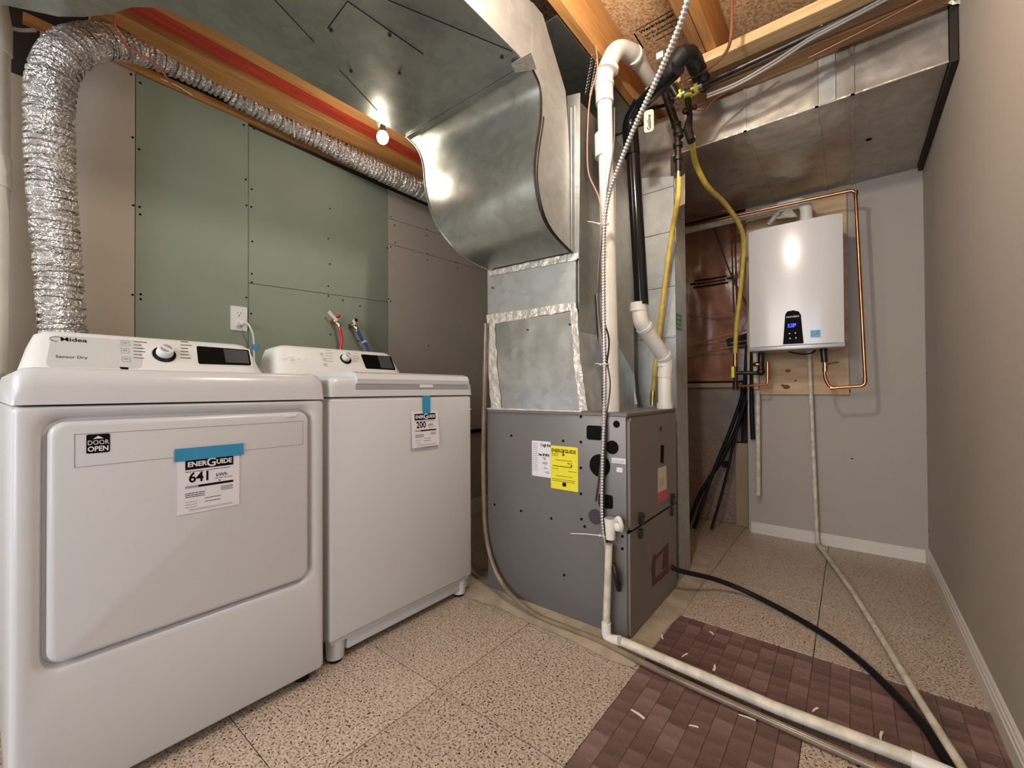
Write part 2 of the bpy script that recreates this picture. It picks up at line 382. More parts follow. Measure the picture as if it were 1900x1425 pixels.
# stamp on the sheet, read from below
sp = P(1215, 55, Z=ZS-.0125)
fo = Fr(sp, (1, 0, 0), (0, -1, 0)); 
text('Weyerhaeuser', fo, -.06, .02, .026, M_ink, ceil, .0003, .0006, name='stamp_lettering')
text('RATED SHEATHING', fo, -.05, -.012, .017, M_ink, ceil, .0003, .0003, name='stamp_lettering')
text('24/16  EXPOSURE 1', fo, -.05, -.036, .016, M_ink, ceil, .0003, .0003, name='stamp_lettering')
bars(fo, [(-.07, .12, .052, .004), (-.02, .12, -.062, .003)], M_ink, ceil, 'stamp_lines')
q = B(); fo.rect(q, -.085, -.079, -.07, .04, .0003, .0004); q.done('stamp_line', M_ink, ceil, False)
# baseboards with a moulded profile
def baseboard(name, a, c, nrm, h=.068):
    a = V(a); c = V(c); n = V(nrm); prof = [(0, 0), (.013, 0), (.013, h*.62), (.010, h*.66), (.010, h*.78), (.006, h*.84), (.007, h*.93), (.003, h), (0, h)]
    q = B(); q.prism([a+n*u+V((0, 0, v)) for u, v in prof], c-a)
    return tag(q.done(name, M_base, None, False), kind='structure')
baseboard('baseboard_back', (-.52, YB, 0), (XR-.012, YB, 0), (0, -1, 0))
baseboard('baseboard_right', (XR, YN, 0), (XR, YB, 0), (-1, 0, 0), .085)
baseboard('baseboard_left', (XL, 1.5, 0), (XL, 3.2, 0), (1, 0, 0), .11)

# ================================================================== CEILING TIMBER
def timber(name, lab, x0, x1, y0, y1, z0, z1, m, cat='joist', group=None):
    q = B(); q.box(x0, x1, y0, y1, z0, z1, .002, 1); return tag(q.done(name, m, None, False), lab, cat, group)
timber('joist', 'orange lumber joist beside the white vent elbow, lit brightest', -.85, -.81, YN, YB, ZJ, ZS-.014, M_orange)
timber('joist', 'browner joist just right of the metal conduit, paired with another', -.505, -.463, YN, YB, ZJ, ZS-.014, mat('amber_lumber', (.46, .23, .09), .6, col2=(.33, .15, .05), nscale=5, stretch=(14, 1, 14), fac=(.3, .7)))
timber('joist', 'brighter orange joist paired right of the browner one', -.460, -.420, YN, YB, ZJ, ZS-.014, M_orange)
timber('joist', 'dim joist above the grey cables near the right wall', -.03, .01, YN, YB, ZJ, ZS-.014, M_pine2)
timber('beam_ply', 'orange beam board running beside the big duct edge', -1.90, -1.72, .25, YB, 2.285, ZS-.014, M_orange, 'beam')
timber('beam_ply', 'red painted beam board between two orange ones', -1.99, -1.905, .22, YB, 2.290, ZS-.014, M_red, 'beam')
timber('beam_ply', 'orange beam board above the foil hose by the wall', -2.149, -2.02, .25, YB, 2.283, ZS-.014, M_orange, 'beam')
lg = thing('ledger_board', 'pale pine two-by-four crossing below the joists', 'board')
q = B(); q.box(-.50, .31, 1.905, 1.985, ZJ-.042, ZJ-.002, .002, 1); q.done('board', M_pine, lg, False)
q = B(); q.cyl(P(1357, 66, Z=ZJ-.05)+V((0, 0, .005)), P(1357, 66, Z=ZJ-.05)+V((0, 0, .001)), .004, n=8); q.done('nail', M_iron, lg)
timber('blocking_board', 'dark brown blocking board above the gas pipe', -.56, .31, 2.0, 2.10, ZJ-.024, ZJ-.002, M_pine2, 'board')
timber('blocking_board', 'brown blocking strip touching the ceiling duct', -.6, .31, 2.105, 2.19, ZJ-.03, ZJ-.002, M_pine2, 'board')
timber('wood_block', 'short wood block between white pipe and black pipe', -.74, -.58, 1.95, 2.03, ZJ-.045, ZJ-.002, M_ply, 'board')
# ================================================================== LIGHT BULB
bl = thing('light_bulb', 'glowing bare bulb beside the big duct', 'bulb')
bp_ = P(710, 255, X=-1.66)
q = B(); q.ball(bp_, .026, (1, 1, 1.15)); q.done('glass_bulb', M_bulb, bl)
q = B(); q.cyl(bp_+V((0, 0, .024)), bp_+V((-.0, 0, .062)), .015); q.done('screw_base', M_chrome, bl)
q = B(); q.cyl(bp_+V((0, 0, .055)), V((bp_.x-.07, bp_.y, 2.284)), .02, .022); q.done('lamp_holder', M_whitep, bl)
lamp('bare_bulb_light', 'POINT', bp_+V((-.03, 0, -.05)), 2.0, (1, .86, .68), .02)
b2 = thing('light_bulb', 'bare bulb overhead near the joists, above the frame', 'bulb')
q = B(); q.ball(BULB+V((0, 0, .075)), .028, (1, 1, 1.15)); q.done('glass_bulb', M_bulb, b2)
q = B(); q.cyl(BULB+V((0, 0, .10)), V((BULB.x, BULB.y, ZJ)), .018, .02); q.done('lamp_holder', M_whitep, b2)

# ================================================================== DUCTS
# main trunk
XT0, XT1, ZT = -1.60, -.887, 2.1
tr = thing('supply_duct', 'large grey sheet metal duct across the upper left', 'duct')
q = B()
outl = [(-.887, YN+.05), (-2.02, YN+.05), (-2.0, .0), (-1.955, .07), (-1.90, .155), (-1.84, .205), (-1.76, .255), (-1.68, .29), (-1.62, .34), (-1.585, .45), (-1.578, 1.238), (-.887, 1.238)]
q.prism([(x, y, ZT) for x, y in outl], (0, 0, .178)); q.box(-1.575, -.889, YN+.06, 1.236, ZT+.17, ZT+.24); q.done('duct_body', M_galv, tr)
for ln, r_ in (((608, 52), (645, 2), (785, 100)), .0016), (((510, 0), (583, 78)), .0012), (((630, 130), (700, 205)), .001), (((720, 0), (950, 95)), .0012):
    q = B(); q.tube([P(*p, Z=ZT)+V((0, 0, -.0005)) for p in ln], r_, 6); q.done('sheet_seam', M_ink, tr)
sd = None
for u, v in ((614, 55), (723, 64), (651, 131), (741, 135), (931, 105)):
    p = P(u, v, Z=ZT)
    if sd is None:
        q = B(); q.tube([(0, 0, 0), (0, 0, -.004)], .006, 8); sd = q.done('screw', M_iron, tr); sd.location = p
    else: o = sd.copy(); COL.objects.link(o); o.parent = tr; o.location = p
# bottom flange lip
q = B(); q.box(XT0+.03, XT1, 1.212, 1.238, ZT-.006, ZT-.001); q.done('edge_flange', M_galv, tr)
# right side sheet, bulb light put into its brighter metal
q = B(); q.box(XT1-.001, XT1+.003, .3, 1.24, ZT-.002, ZT+.236); q.done('lit_side_sheet', M_galvb, tr)
# elbow
el = thing('duct_elbow', 'curved sheet metal elbow bulging down from the big duct', 'duct')
Rp = [(985, 125), (1001, 165), (1003, 215), (996, 265), (991, 310), (993, 350), (1005, 400), (1025, 435), (1057, 468)]
Lp = [(748, 248), (775, 275), (786, 305), (790, 345), (799, 388), (815, 425), (842, 458), (870, 482), (905, 500)]
rp = [P(*a, X=-.887) for a in Rp]; lp = [P(*a, Y=rp[i].y) for i, a in enumerate(Lp)]
rp = spline(rp, 4); lp = spline(lp, 4)
q = B(); q.grid([[l.lerp(r, k/12) for k in range(13)] for l, r in zip(lp, rp)])
q.done('curved_sheet', M_galv, el, ang=60)
back = [V((0, 1.50, 1.52)), V((0, 1.498, 1.9)), V((0, 1.47, 2.14)), V((0, 1.39, 2.24)), V((0, 1.31, 2.34)), V((0, 1.242, 2.34))]
q = B(); q.prism([(-.886, p.y, p.z) for p in rp]+[(-.886, p.y, p.z) for p in back], (.003, 0, 0)); q.done('lit_side_sheet', M_galvb, el, False)  # side towards the bulb, its light put into a brighter metal
q = B(); n_ = len(lp)
lb = [l.copy() for l in lp]
q.grid([[l, V((l.x, 1.50, min(max(l.z, 1.52), 2.14)))] for l in lp]); q.done('far_side_sheet', M_galv, el)
q = B(); q.box(-1.57, -.89, 1.24, 1.31, 2.12, 2.34); q.done('top_sheet', M_galv, el, False)
q = B(); q.tube([p+V((.004, -.002, 0)) for p in rp], .0042, 8); q.tube([p+V((.006, .012, 0)) for p in rp[8:]], .003, 8); q.done('seam_bead', M_iron, el)
q = B(); q.tube([p+V((-.002, -.002, 0)) for p in lp], .0035, 8); q.done('seam_bead', M_galv, el)
for k in range(1):
    q = B(); u0 = (965 if k else 975); 
    q.prism([P(950+k*0, 110, X=-.883), P(1003, 130, X=-.883), P(998, 175, X=-.883), P(978, 150, X=-.883)], (.002, 0, 0)) if k else q.prism([P(948, 118, Z=ZT-.007), P(985, 96, Z=ZT-.007), P(996, 128, Z=ZT-.007), P(956, 134, Z=ZT-.007)], (0, 0, -.001))
    q.done('foil_tape', M_foil, el)
# plenum
pl = thing('plenum', 'tall bright sheet metal plenum standing on the furnace', 'duct')
YP = 1.52
q = B(); q.prism([(-1.352, YP, 1.15), (-.873, YP, 1.15), (-.868, YP, 2.14), (-1.352, YP, 1.512)], (0, .55, 0)); q.done('upper_section', M_galvb, pl, False)
q = B(); q.prism([(-1.335, YP-.006, .853), (-.838, YP-.006, .853), (-.868, YP-.006, 1.26), (-1.348, YP-.006, 1.26)], (0, .55, 0)); q.done('coil_casing', galv('shiny_sheet', (.64, .66, .65), .22, 30, .15, .16, 3.5, .9), pl, False)
q = B(); q.prism([(-.861, 1.88, .86), (-.850, 2.06, .86), (-.850, 2.06, 2.02), (-.861, 1.88, 2.02)], (-.002, 0, 0)); q.done('lit_side_flange', M_galvb, pl, False)  # bent rear of the side, caught light put into its bright metal
q = B(); q.box(-.867, -.862, YP+.01, YP+.54, .856, 2.13); q.done('side_panel', M_galv, pl, False)
q = B(); q.prism([P(1052, 178, Y=YP-.004), P(1076, 172, Y=YP-.004), P(1076, 300, Y=YP-.004), P(1074, 480, Y=YP-.004), P(1060, 480, Y=YP-.004)], (0, .003, 0)); q.done('corner_strip', M_galvb, pl, False)
q = B()
for a in ((1059, 200), (1066, 196)): q.tube([P(a[0], a[1], Y=YP-.006), P(a[0]+1, 470, Y=YP-.006)], .0025, 6)
q.done('drive_cleat', M_galvb, pl)
def tape(poly, y, parent=pl, m=None):
    q = B(); pts = []
    n = len(poly)
    for i in range(n):
        a = V(poly[i]).to_3d(); c = V(poly[(i+1) % n]).to_3d(); k = max(1, int((c-a).length/9))
        for j in range(k):
            p = a.lerp(c, j/k); jx = random.uniform(-1.1, 1.1) if k > 1 else 0; pts.append(P(p.x+jx, p.y+random.uniform(-1, 1)*(k > 1), Y=y))
    q.prism(pts, (0, .002, 0)); return q.done('foil_tape', m or M_foil, parent, False)
tape([(904, 503), (1060, 470), (1074, 470), (1070, 482), (908, 512)], YP-.005)
tape([(902, 585), (1068, 560), (1068, 575), (905, 603)], YP-.009)
tape([(903, 600), (918, 600), (922, 680), (930, 758), (912, 758), (905, 680)], YP-.011)
tape([(1058, 572), (1070, 572), (1078, 680), (1090, 762), (1076, 762), (1066, 680)], YP-.012)
sd2 = None
for u, v in ((914, 534), (979, 612), (1057, 602)):
    q = B() if sd2 is None else None; p = P(u, v, Y=YP-.007)
    if sd2 is None: q.tube([(0, 0, 0), (0, -.004, 0)], .004, 8); sd2 = q.done('screw', M_iron, pl); sd2.location = p
    else: o = sd2.copy(); COL.objects.link(o); o.parent = pl; o.location = p
q = B(); q.grid([[P(1150+dx, v, Y=2.02), P(1161+dx+k, v, Y=2.04)] for v, dx, k in ((300, -4, 0), (500, 0, 0), (600, 2, 0), (680, 4, 4), (750, 12, 10))]); q.done('flared_sheet', M_galvb, pl)
q = B(); q.prism([P(1106, 545, X=-.858), P(1130, 540, X=-.858), P(1148, 640, X=-.858), P(1112, 643, X=-.858)], (.001, 0, 0)); q.done('paper_patch', M_paper, pl, False)
# return drop
rd = thing('return_duct', 'galvanised return duct standing behind the furnace', 'duct')
YD = 2.12
q = B(); q.prism([(-.93, YD, 0), (-.655, YD, 0), (-.667, YD, 1.985), (-.93, YD, 2.05)], (0, .175, 0)); q.done('duct_body', M_galvb, rd, False)
for z in (1.94, 1.72, 1.45, 1.2):
    q = B(); q.box(-.931, -.664, YD-.004, YD, z-.005, z+.005, .0015, 1); q.done('seam_ridge', M_galvb, rd)
q = B(); q.box(-.668, -.664, YD+.02, YD+.12, 0, 1.98); q.done('corner_strip', M_galvd, rd, False)
q = B(); q.prism([P(1238, 564, Y=YD-.006), P(1252, 566, Y=YD-.006), P(1252, 597, Y=YD-.006), P(1240, 597, Y=YD-.006)], (0, .001, 0)); 
q = B(); fg = Fr((-.6615, 2.17, 1.27), (0, 1, 0), (0, 0, 1)); fg.rect(q, -.045, .035, -.035, .045, .001); o = q.done('green_label', M_greenl, rd, False); fineprint(fg, -.035, .025, .025, .005, M_paper, o, 3, 4.5, .0012)
q = B(); q.box(-.925, -.70, YD+.06, YD+.3, 2.0, 2.139); q.done('duct_neck', M_galvd, rd, False)
# ceiling return trunk
ct = thing('ceiling_duct', 'stained rectangular metal duct crossing to the right wall', 'duct')
q = B(); q.box(-1.6, .296, 2.22, 3.185, 2.14, ZJ-.004); q.done('duct_body', M_galvd, ct, False)
for x in (-1.0, -.37, -.10, .02):
    q = B(); q.box(x-.006, x+.006, 2.213, 3.18, 2.134, 2.14); q.box(x-.006, x+.006, 2.213, 2.22, 2.134, ZJ-.01); q.done('seam_ridge', M_galvd, ct, False)
q = B(); q.box(-.092, -.035, 2.212, 2.219, 2.14, ZJ-.02); q.done('patch_plate', M_galvb, ct, False)
q = B(); q.box(-1.3, .296, 2.217, 2.223, 2.137, 2.143); q.done('edge_bead', M_foil, ct, False)
q = B(); q.cyl(P(1612, 259, Z=2.139), P(1612, 259, Z=2.139)+V((0, 0, -.001)), .012, n=14); q.done('punched_hole', M_ink, ct)
q = B(); q.box(.299, .317, 2.19, 3.17, 2.118, 2.36); tag(q.done('foam_strip', M_dark, None, False), 'black foam strip between ceiling duct and right wall', 'foam strip')
# dark grey sheet panning joist bay above the elbow
q = B(); q.box(-1.55, -.853, 1.36, 2.2, ZJ-.006, ZJ-.002); tag(q.done('panning_sheet', M_galv, None, False), 'dark grey flat sheet metal under the joists behind the elbow', 'sheet metal')

# ================================================================== FOIL DRYER HOSE
hz = thing('dryer_vent_hose', 'ribbed silver foil hose rising behind the dryer', 'hose')
path = [P(120, 640, X=-2.17), P(112, 540, X=-2.15), P(104, 440, X=-2.14), P(96, 340, X=-2.12), P(93, 250, X=-2.10), P(93, 180, X=-2.08), P(105, 125, X=-2.07), P(140, 88, X=-2.08), P(200, 78, X=-2.12), P(280, 102, X=-2.16), P(400, 160, X=-2.18), P(450, 189, X=-2.18), P(545, 237, X=-2.18), P(600, 263, X=-2.15), P(690, 310, X=-2.10), P(770, 347, X=-2.08), P(860, 388, X=-2.08)]
sp_ = spline(path, 60)
# even resample
L = [0]
for i in range(1, len(sp_)): L.append(L[-1]+(sp_[i]-sp_[i-1]).length)
def samp(t):
    import bisect
    i = min(max(bisect.bisect(L, t), 1), len(L)-1); f = (t-L[i-1])/max(1e-9, L[i]-L[i-1]); return sp_[i-1].lerp(sp_[i], f)
tot = L[-1]; rib = .021; n_ = int(tot/rib)*6
def hr(p, t):
    if t < .35: return .057
    y = p.y
    for (a, ra), (c, rc) in zip(HRK, HRK[1:]):
        if y <= c: return ra+(rc-ra)*max(0, (y-a)/(c-a))
    return .052
HRK = [(-1, .057), (.25, .055), (.42, .045), (.65, .034), (.95, .036), (1.25, .046), (1.6, .052), (9, .052)]
q = B(); q.tube([samp(tot*i/n_)+V((random.uniform(-1, 1), random.uniform(-1, 1), random.uniform(-1, 1)))*.0007 for i in range(n_+1)], .05, 28, rf=lambda i: hr(samp(tot*i/n_), i/n_)+(.0045, .006, .003, -.005, -.0065, -.001)[i % 6]+random.uniform(-.0006, .0006))
o = q.done('foil_tube', M_hosefoil, hz, True, 25)
q = B(); q.tube([P(545, 222, X=-2.14), P(546, 245, X=-2.12), P(547, 255, X=-2.13)], .0025, 6); q.done('hanging_tie', M_whitep, hz)
q = B(); q.tube(spline([P(213, 30, X=-1.95), P(216, 58, X=-1.98), P(245, 92, X=-2.0), P(290, 120, X=-2.02), P(318, 157, X=-2.2)], 6), .0035, 6); tag(q.done('red_wire', M_wirer), 'thin red wire hanging over the foil hose', 'wire')
q = B(); q.tube(spline([P(298, 146, X=-2.25), P(330, 160, X=-2.25), P(357, 177, X=-2.26)], 5), .0025, 6); tag(q.done('cable_offcut', M_whitep), 'short white cable lying on the wall top', 'cable')
q = B(); q.tube(spline([P(20, 52, X=-2.2), P(40, 56, X=-2.2), P(66, 56, X=-2.2)], 5), .006, 8); tag(q.done('cable_offcut', M_pvcd), 'white cable stub beside the corner pipe, upper left', 'cable')
# corner pipe at far left
cp = thing('vent_pipe', 'white vertical pipe in the left corner behind the dryer', 'pipe')
pb, pt = P(8, 690, X=-2.2), P(8, 250, X=-2.2)
pb.y = pt.y = .035; pb.x = pt.x = -2.2
q = B(); q.tube([(-2.2, .035, .0), (-2.2, .035, 2.10)], .036, 24); q.done('pipe', M_pvc, cp)
q = B(); q.tube([(-2.2, .035, 1.62), (-2.2, .035, 1.72)], .040, 24); q.done('coupling', M_pvc, cp)
q = B(); q.tube([(-2.2, .035, 2.07), (-2.2, .035, 2.16), (-2.17, .02, 2.24)], .040, 24); q.done('elbow', M_pvc, cp)

# ================================================================== DRYER
DY0, DY1, DXF, DXB = .047, .722, -1.37, -2.06
dr = thing('dryer', 'white front loading dryer with blue-taped label, nearest left', 'dryer', 'white laundry machines')
q = B(); q.box(DXB, DXF-.018, DY0, DY1, .03, .911, .004, 2); q.done('body', M_white, dr)
def rloop(f, u0, u1, v0, v1, r, c, k=6):
    o = []
    for cx, cy, a0 in ((u1-r, v0+r, -90), (u1-r, v1-r, 0), (u0+r, v1-r, 90), (u0+r, v0+r, 180)):
        for j in range(k+1): a = math.radians(a0+90*j/k); o.append(f.at(cx+r*math.cos(a), cy+r*math.sin(a), c))
    return o
def topcover(y0, y1, z0, z1, xf, xb, m, parent, r=.045, name='top_cover'):
    prof = [(xb, z0), (xf+.002, z0)]
    for k in range(7):
        a = math.radians(90*k/6); prof.append((xf+.002-r*.7*(1-math.cos(a)), z1-r+r*math.sin(a)))
    prof.append((xb, z1+.004))
    rows = []
    ys = [y0, y0+.004, y0+.016, y0+.035, y1-.035, y1-.016, y1-.004, y1]; ds = [.030, .012, .003, 0, 0, .003, .012, .030]
    for y, d in zip(ys, ds): rows.append([V((x if j < 2 else x-d*.35*(x > xb), y, z-(d if z > z0+.03 else 0))) for j, (x, z) in enumerate(prof)])
    q = B(); q.grid(rows)
    q.bm.faces.new([q.bm.verts[i] for i in range(0)]) if False else None
    q.bm.verts.ensure_lookup_table(); n = len(prof)
    q.bm.faces.new([q.bm.verts[i] for i in range(n)]); q.bm.faces.new([q.bm.verts[7*n+i] for i in range(n)][::-1])
    return q.done(name, m, parent, ang=50)
topcover(DY0, DY1, .9145, .997, DXF, DXB, M_white, dr)
fd = Fr((DXF, DY0, 0), (0, 1, 0), (0, 0, 1))     # u = along the front, v = height, n = out
def onfr(f, u, v, **k): return f.inv(P(u, v, **k))
# door: recessed channel around + slab
du0, dv0, du1, dv1 = .052, .345, .622, .876
W_ = DY1-DY0
loops = [rloop(fd, 0, W_, .03, .911, .012, -.018), rloop(fd, 0, W_, .03, .911, .012, -.010), rloop(fd, .004, W_-.004, .034, .909, .012, -.003), rloop(fd, .012, W_-.012, .040, .906, .014, 0)]
for e, c in ((-.026, 0), (-.020, -.0015), (-.014, -.005), (-.010, -.011), (-.007, -.017)): loops.append(rloop(fd, du0+e, du1-e, dv0+e, dv1-e*1.15, .034+.3*abs(e), c))
q = B(); q.grid([l+[l[0]] for l in loops]); bmesh.ops.remove_doubles(q.bm, verts=q.bm.verts[:], dist=1e-5); q.done('front_panel', M_white, dr, ang=50)
q = B(); lp2 = [rloop(fd, du0+e, du1-e, dv0+e, dv1-e, .03-.5*e, c) for e, c in ((0, -.017), (0, -.004), (.002, .001), (.006, .0045), (.012, .006))]
q.grid([l+[l[0]] for l in lp2]); bmesh.ops.remove_doubles(q.bm, verts=q.bm.verts[:], dist=1e-5); q.bm.faces.new([min(q.bm.verts, key=lambda v: (v.co-p).length) for p in lp2[-1]])
door = q.done('door', M_white, dr, ang=50)
DF = .0062
q = B()
for a in ((du0+.04, du1-.02, .846, .0012), (du0+.04, du1-.02, .772, .0012)): fd.rect(q, a[0], a[1], a[2], a[2]+a[3], .0003, DF)
fd.rect(q, du0+.04, du0+.0412, .772, .847, .0003, DF); fd.rect(q, du1-.0212, du1-.02, .772, .847, .0003, DF)
q.done('handle_strip', M_inkg, door, False)
u0, v0 = onfr(fd, 160, 842, X=DXF+.006); u1, v1 = onfr(fd, 204, 804, X=DXF+.006)
q = B(); fd.rrect(q, u0, u1, v0, v1, .003, .0006, DF); sk = q.done('door_sticker', M_ink, door, False)
cw = u1-u0
text('DOOR', fd, (u0+u1)/2, v0+.0195, .0145, M_paper, door, DF+.0008, 0, 'CENTER', sx=.84)
text('OPEN', fd, (u0+u1)/2, v0+.0045, .0158, M_paper, door, DF+.0008, .0004, 'CENTER', sx=.86)
q = B(); m_ = (u0+u1)/2; q.prism([fd.at(m_-.009, v1-.0105, DF+.0006), fd.at(m_+.009, v1-.0105, DF+.0006), fd.at(m_, v1-.004, DF+.0006)], fd.n*.0003); q.done('arrow_mark', M_paper, door, False)
# notch of the finger pull upper right
q = B(); q.prism([fd.at(du1-.075, .862, DF-.004), fd.at(du1-.045, .862, DF-.004), fd.at(du1-.035, .874, DF-.004), fd.at(du1-.055, .874, DF-.004)], fd.n*.006); q.done('finger_pull', M_whitep, door)
# console
def console(y0, y1, zb, zt, xf, xt, parent, xb, wash=False):
    """sloped control panel as a rounded wedge"""
    rows = []
    for y, ins, dz in ((y0, .05, -.045), (y0+.012, .02, -.014), (y0+.035, .004, -.003), (y0+.06, 0, 0), (y1-.06, 0, 0), (y1-.035, .004, -.003), (y1-.012, .02, -.014), (y1, .05, -.045)):
        rows.append([V((xf-ins*.4, y, zb)), V((xf+(xt-xf)*.04-ins*.6, y, zb+.012)), V((xt+.008-ins*.3, y, zt-.010+dz)), V((xt-.004-ins*.3, y, zt+dz-.002)), V((xt-.02-ins*.3, y, zt+dz)), V((xb, y, zt+dz-.004)), V((xb, y, zb))])
    # narrow the top corners (trapezoid outline)
    ym = (y0+y1)/2
    for r_, s_ in zip(rows, (1, 1, 1, 1, 1, 1, 1, 1)):
        for j in (2, 3, 4, 5):
            r_[j].y = ym+(r_[j].y-ym)*.935
    q = B(); q.grid(rows); q.bm.verts.ensure_lookup_table(); n = 7
    q.bm.faces.new([q.bm.verts[i] for i in range(n)]); q.bm.faces.new([q.bm.verts[7*n+i] for i in range(n)][::-1])
    o = q.done('console', M_cons, parent, ang=50)
    a, c = V((xf+(xt-xf)*.04, y0, zb+.012)), V((xt+.008, y0, zt-.010))
    f = Fr(a, (0, 1, 0), c-a); f.h = (c-a).length
    return o, f
def pix(f, u, v):
    """photo pixel -> coordinates on an inclined frame"""
    d = Fv+Rv*((u-950)/FPX)-Uv*((v-CY)/FPX); t = (f.o-CAMP).dot(f.n)/d.dot(f.n); return f.inv(CAMP+d*t)
co, fc = console(DY0+.03, DY1-.008, .998, 1.129, -1.80, -1.885, dr, -2.0)
def dial(f, u, v, r, parent):
    q = B(); f.disc(q, u-.001, v-.005, r*1.36, .003, .0005); q.done('dial_ring', M_black, parent)
    k = B(); k.tube([f.at(u, v, .003), f.at(u, v, .026), f.at(u, v, .030)], [r, r*.93, r*.84], 32); kn = k.done('dial', M_whitep, parent)
    for s in (1, -1):
        q = B(); pts = [f.at(u+r*.66*math.cos(t), v+r*.66*math.sin(t), .0302) for t in [math.radians(-40+s*90*0+ (180 if s < 0 else 0)+a) for a in range(30-10, 160+11, 14)]]
        q.prism(pts, f.n*.0004); q.done('dial_inlay', M_inkg, kn, False)
du, dv = pix(fc, 305, 656); dial(fc, du, dv, .024, co)
def rr(f, p0, p1, r, t, m, parent, name, c0=.0006):
    (a, b_), (c, d) = pix(f, *p0), pix(f, *p1); q = B(); f.rrect(q, min(a, c), max(a, c), min(b_, d), max(b_, d), r, t, c0); return q.done(name, m, parent), (min(a, c), min(b_, d), max(a, c), max(b_, d))
def quad(f, pts, t, m, parent, name, c0=.0005):
    q = B(); q.prism([f.at(*pix(f, *p), c0) for p in pts], f.n*t); return q.done(name, m, parent, False)
def rq(tl, tr_, br, bl, r=3.5, k=4):
    # quad with clipped round corners, in photo pixels
    c = [V((*p, 0)) for p in (tl, tr_, br, bl)]; o = []
    for i in range(4):
        a, b_, d = c[i-1], c[i], c[(i+1) % 4]; p1 = b_+(a-b_).normalized()*r; p2 = b_+(d-b_).normalized()*r
        for j in range(k+1): t = j/k; x = p1*(1-t)**2+b_*2*t*(1-t)+p2*t*t; o.append((x.x, x.y))
    return o
quad(fc, rq((362, 640), (463, 648), (469, 681), (366, 678)), .0014, M_whitep, co, 'display_bezel')
quad(fc, rq((364, 642.5), (461, 650), (466, 679), (368, 676)), .0006, M_glass, co, 'display', .002)
quad(fc, [(414, 648), (458, 652), (462, 675), (419, 673)], .0004, M_glass2, co, 'touch_keys', .0027)
quad(fc, rq((96, 622), (262, 632), (264, 684), (84, 681), 12), .0004, M_consg, co, 'grey_overlay', .0002)
u, v = pix(fc, 115, 631)
text('Midea', fc, u-.004, v-.004, .021, M_ink, co, .001, .0003, name='logo_lettering', sx=1.15)
q = B(); q.tube([fc.at(u-.012+.013*math.cos(t), v+.002+.009*math.sin(t), .001) for t in [math.radians(a) for a in range(40, 300, 20)]], .0008, 6); q.done('logo_swirl', M_ink, co)
u, v = pix(fc, 103, 664); text('Sensor Dry', fc, u, v, .0145, M_ink, co, .001, 0)
def keybox(f, pts, parent, m=M_inkg, s=.010):
    for p in pts:
        u, v = pix(f, *p); q = B()
        f.rect(q, u-s, u+s, v+s*.9, v+s, .0003, .001); f.rect(q, u-s, u+s, v-s, v-s*.9, .0003, .001); f.rect(q, u-s, u-s*.92, v-s, v+s, .0003, .001); f.rect(q, u+s*.92, u+s, v-s, v+s, .0003, .001)
        f.rect(q, u-s*.5, u+s*.5, v-s*.1, v+s*.35, .0003, .001)
        q.done('option_icon', m, parent, False)
keybox(fc, [(232, 637), (232, 651), (234, 667)], co)
def cyclelist(f, x0, x1, x2, x3, ys, parent, m=M_ink, h=.0022):
    L = []
    for y in ys:
        for a, c in ((x0, x1), (x2, x3)):
            u, v = pix(f, a, y); u2, v2 = pix(f, c, y); wd = (u2-u)*random.uniform(.5, .95); L.append((u if a == x0 else u, u+wd, v, h))
    bars(f, L, m, parent)
cyclelist(fc, 248, 274, 335, 358, (634, 640, 646, 652, 658, 664), co)
q = B(); u, v = pix(fc, 237, 684); q.prism([(-1.893, DY0+u+.02-.02, 1.0005), (-1.893, DY0+u+.02+.0, 1.0005), (-1.88, DY0+u+.02, 1.0005)], (0, 0, .001)); 
quad(fc, [(222, 681), (238, 682), (238, 686), (224, 685)], .0006, M_ink, co, 'film_notch', .0008)
# protective film lifting below console
q = B(); q.prism([fc.at(.30, -.006, .003), fc.at(.52, -.010, .004), fc.at(.52, -.002, .004), fc.at(.30, .0, .003)], fc.n*.0006); q.done('peeling_film', M_cons, co, False)
# feet
for x in (DXF-.05, DXB+.05):
    for y in (DY0+.05, DY1-.05):
        q = B(); q.cyl((x, y, 0), (x, y, .032), .022); q.done('foot', M_blackm, dr)
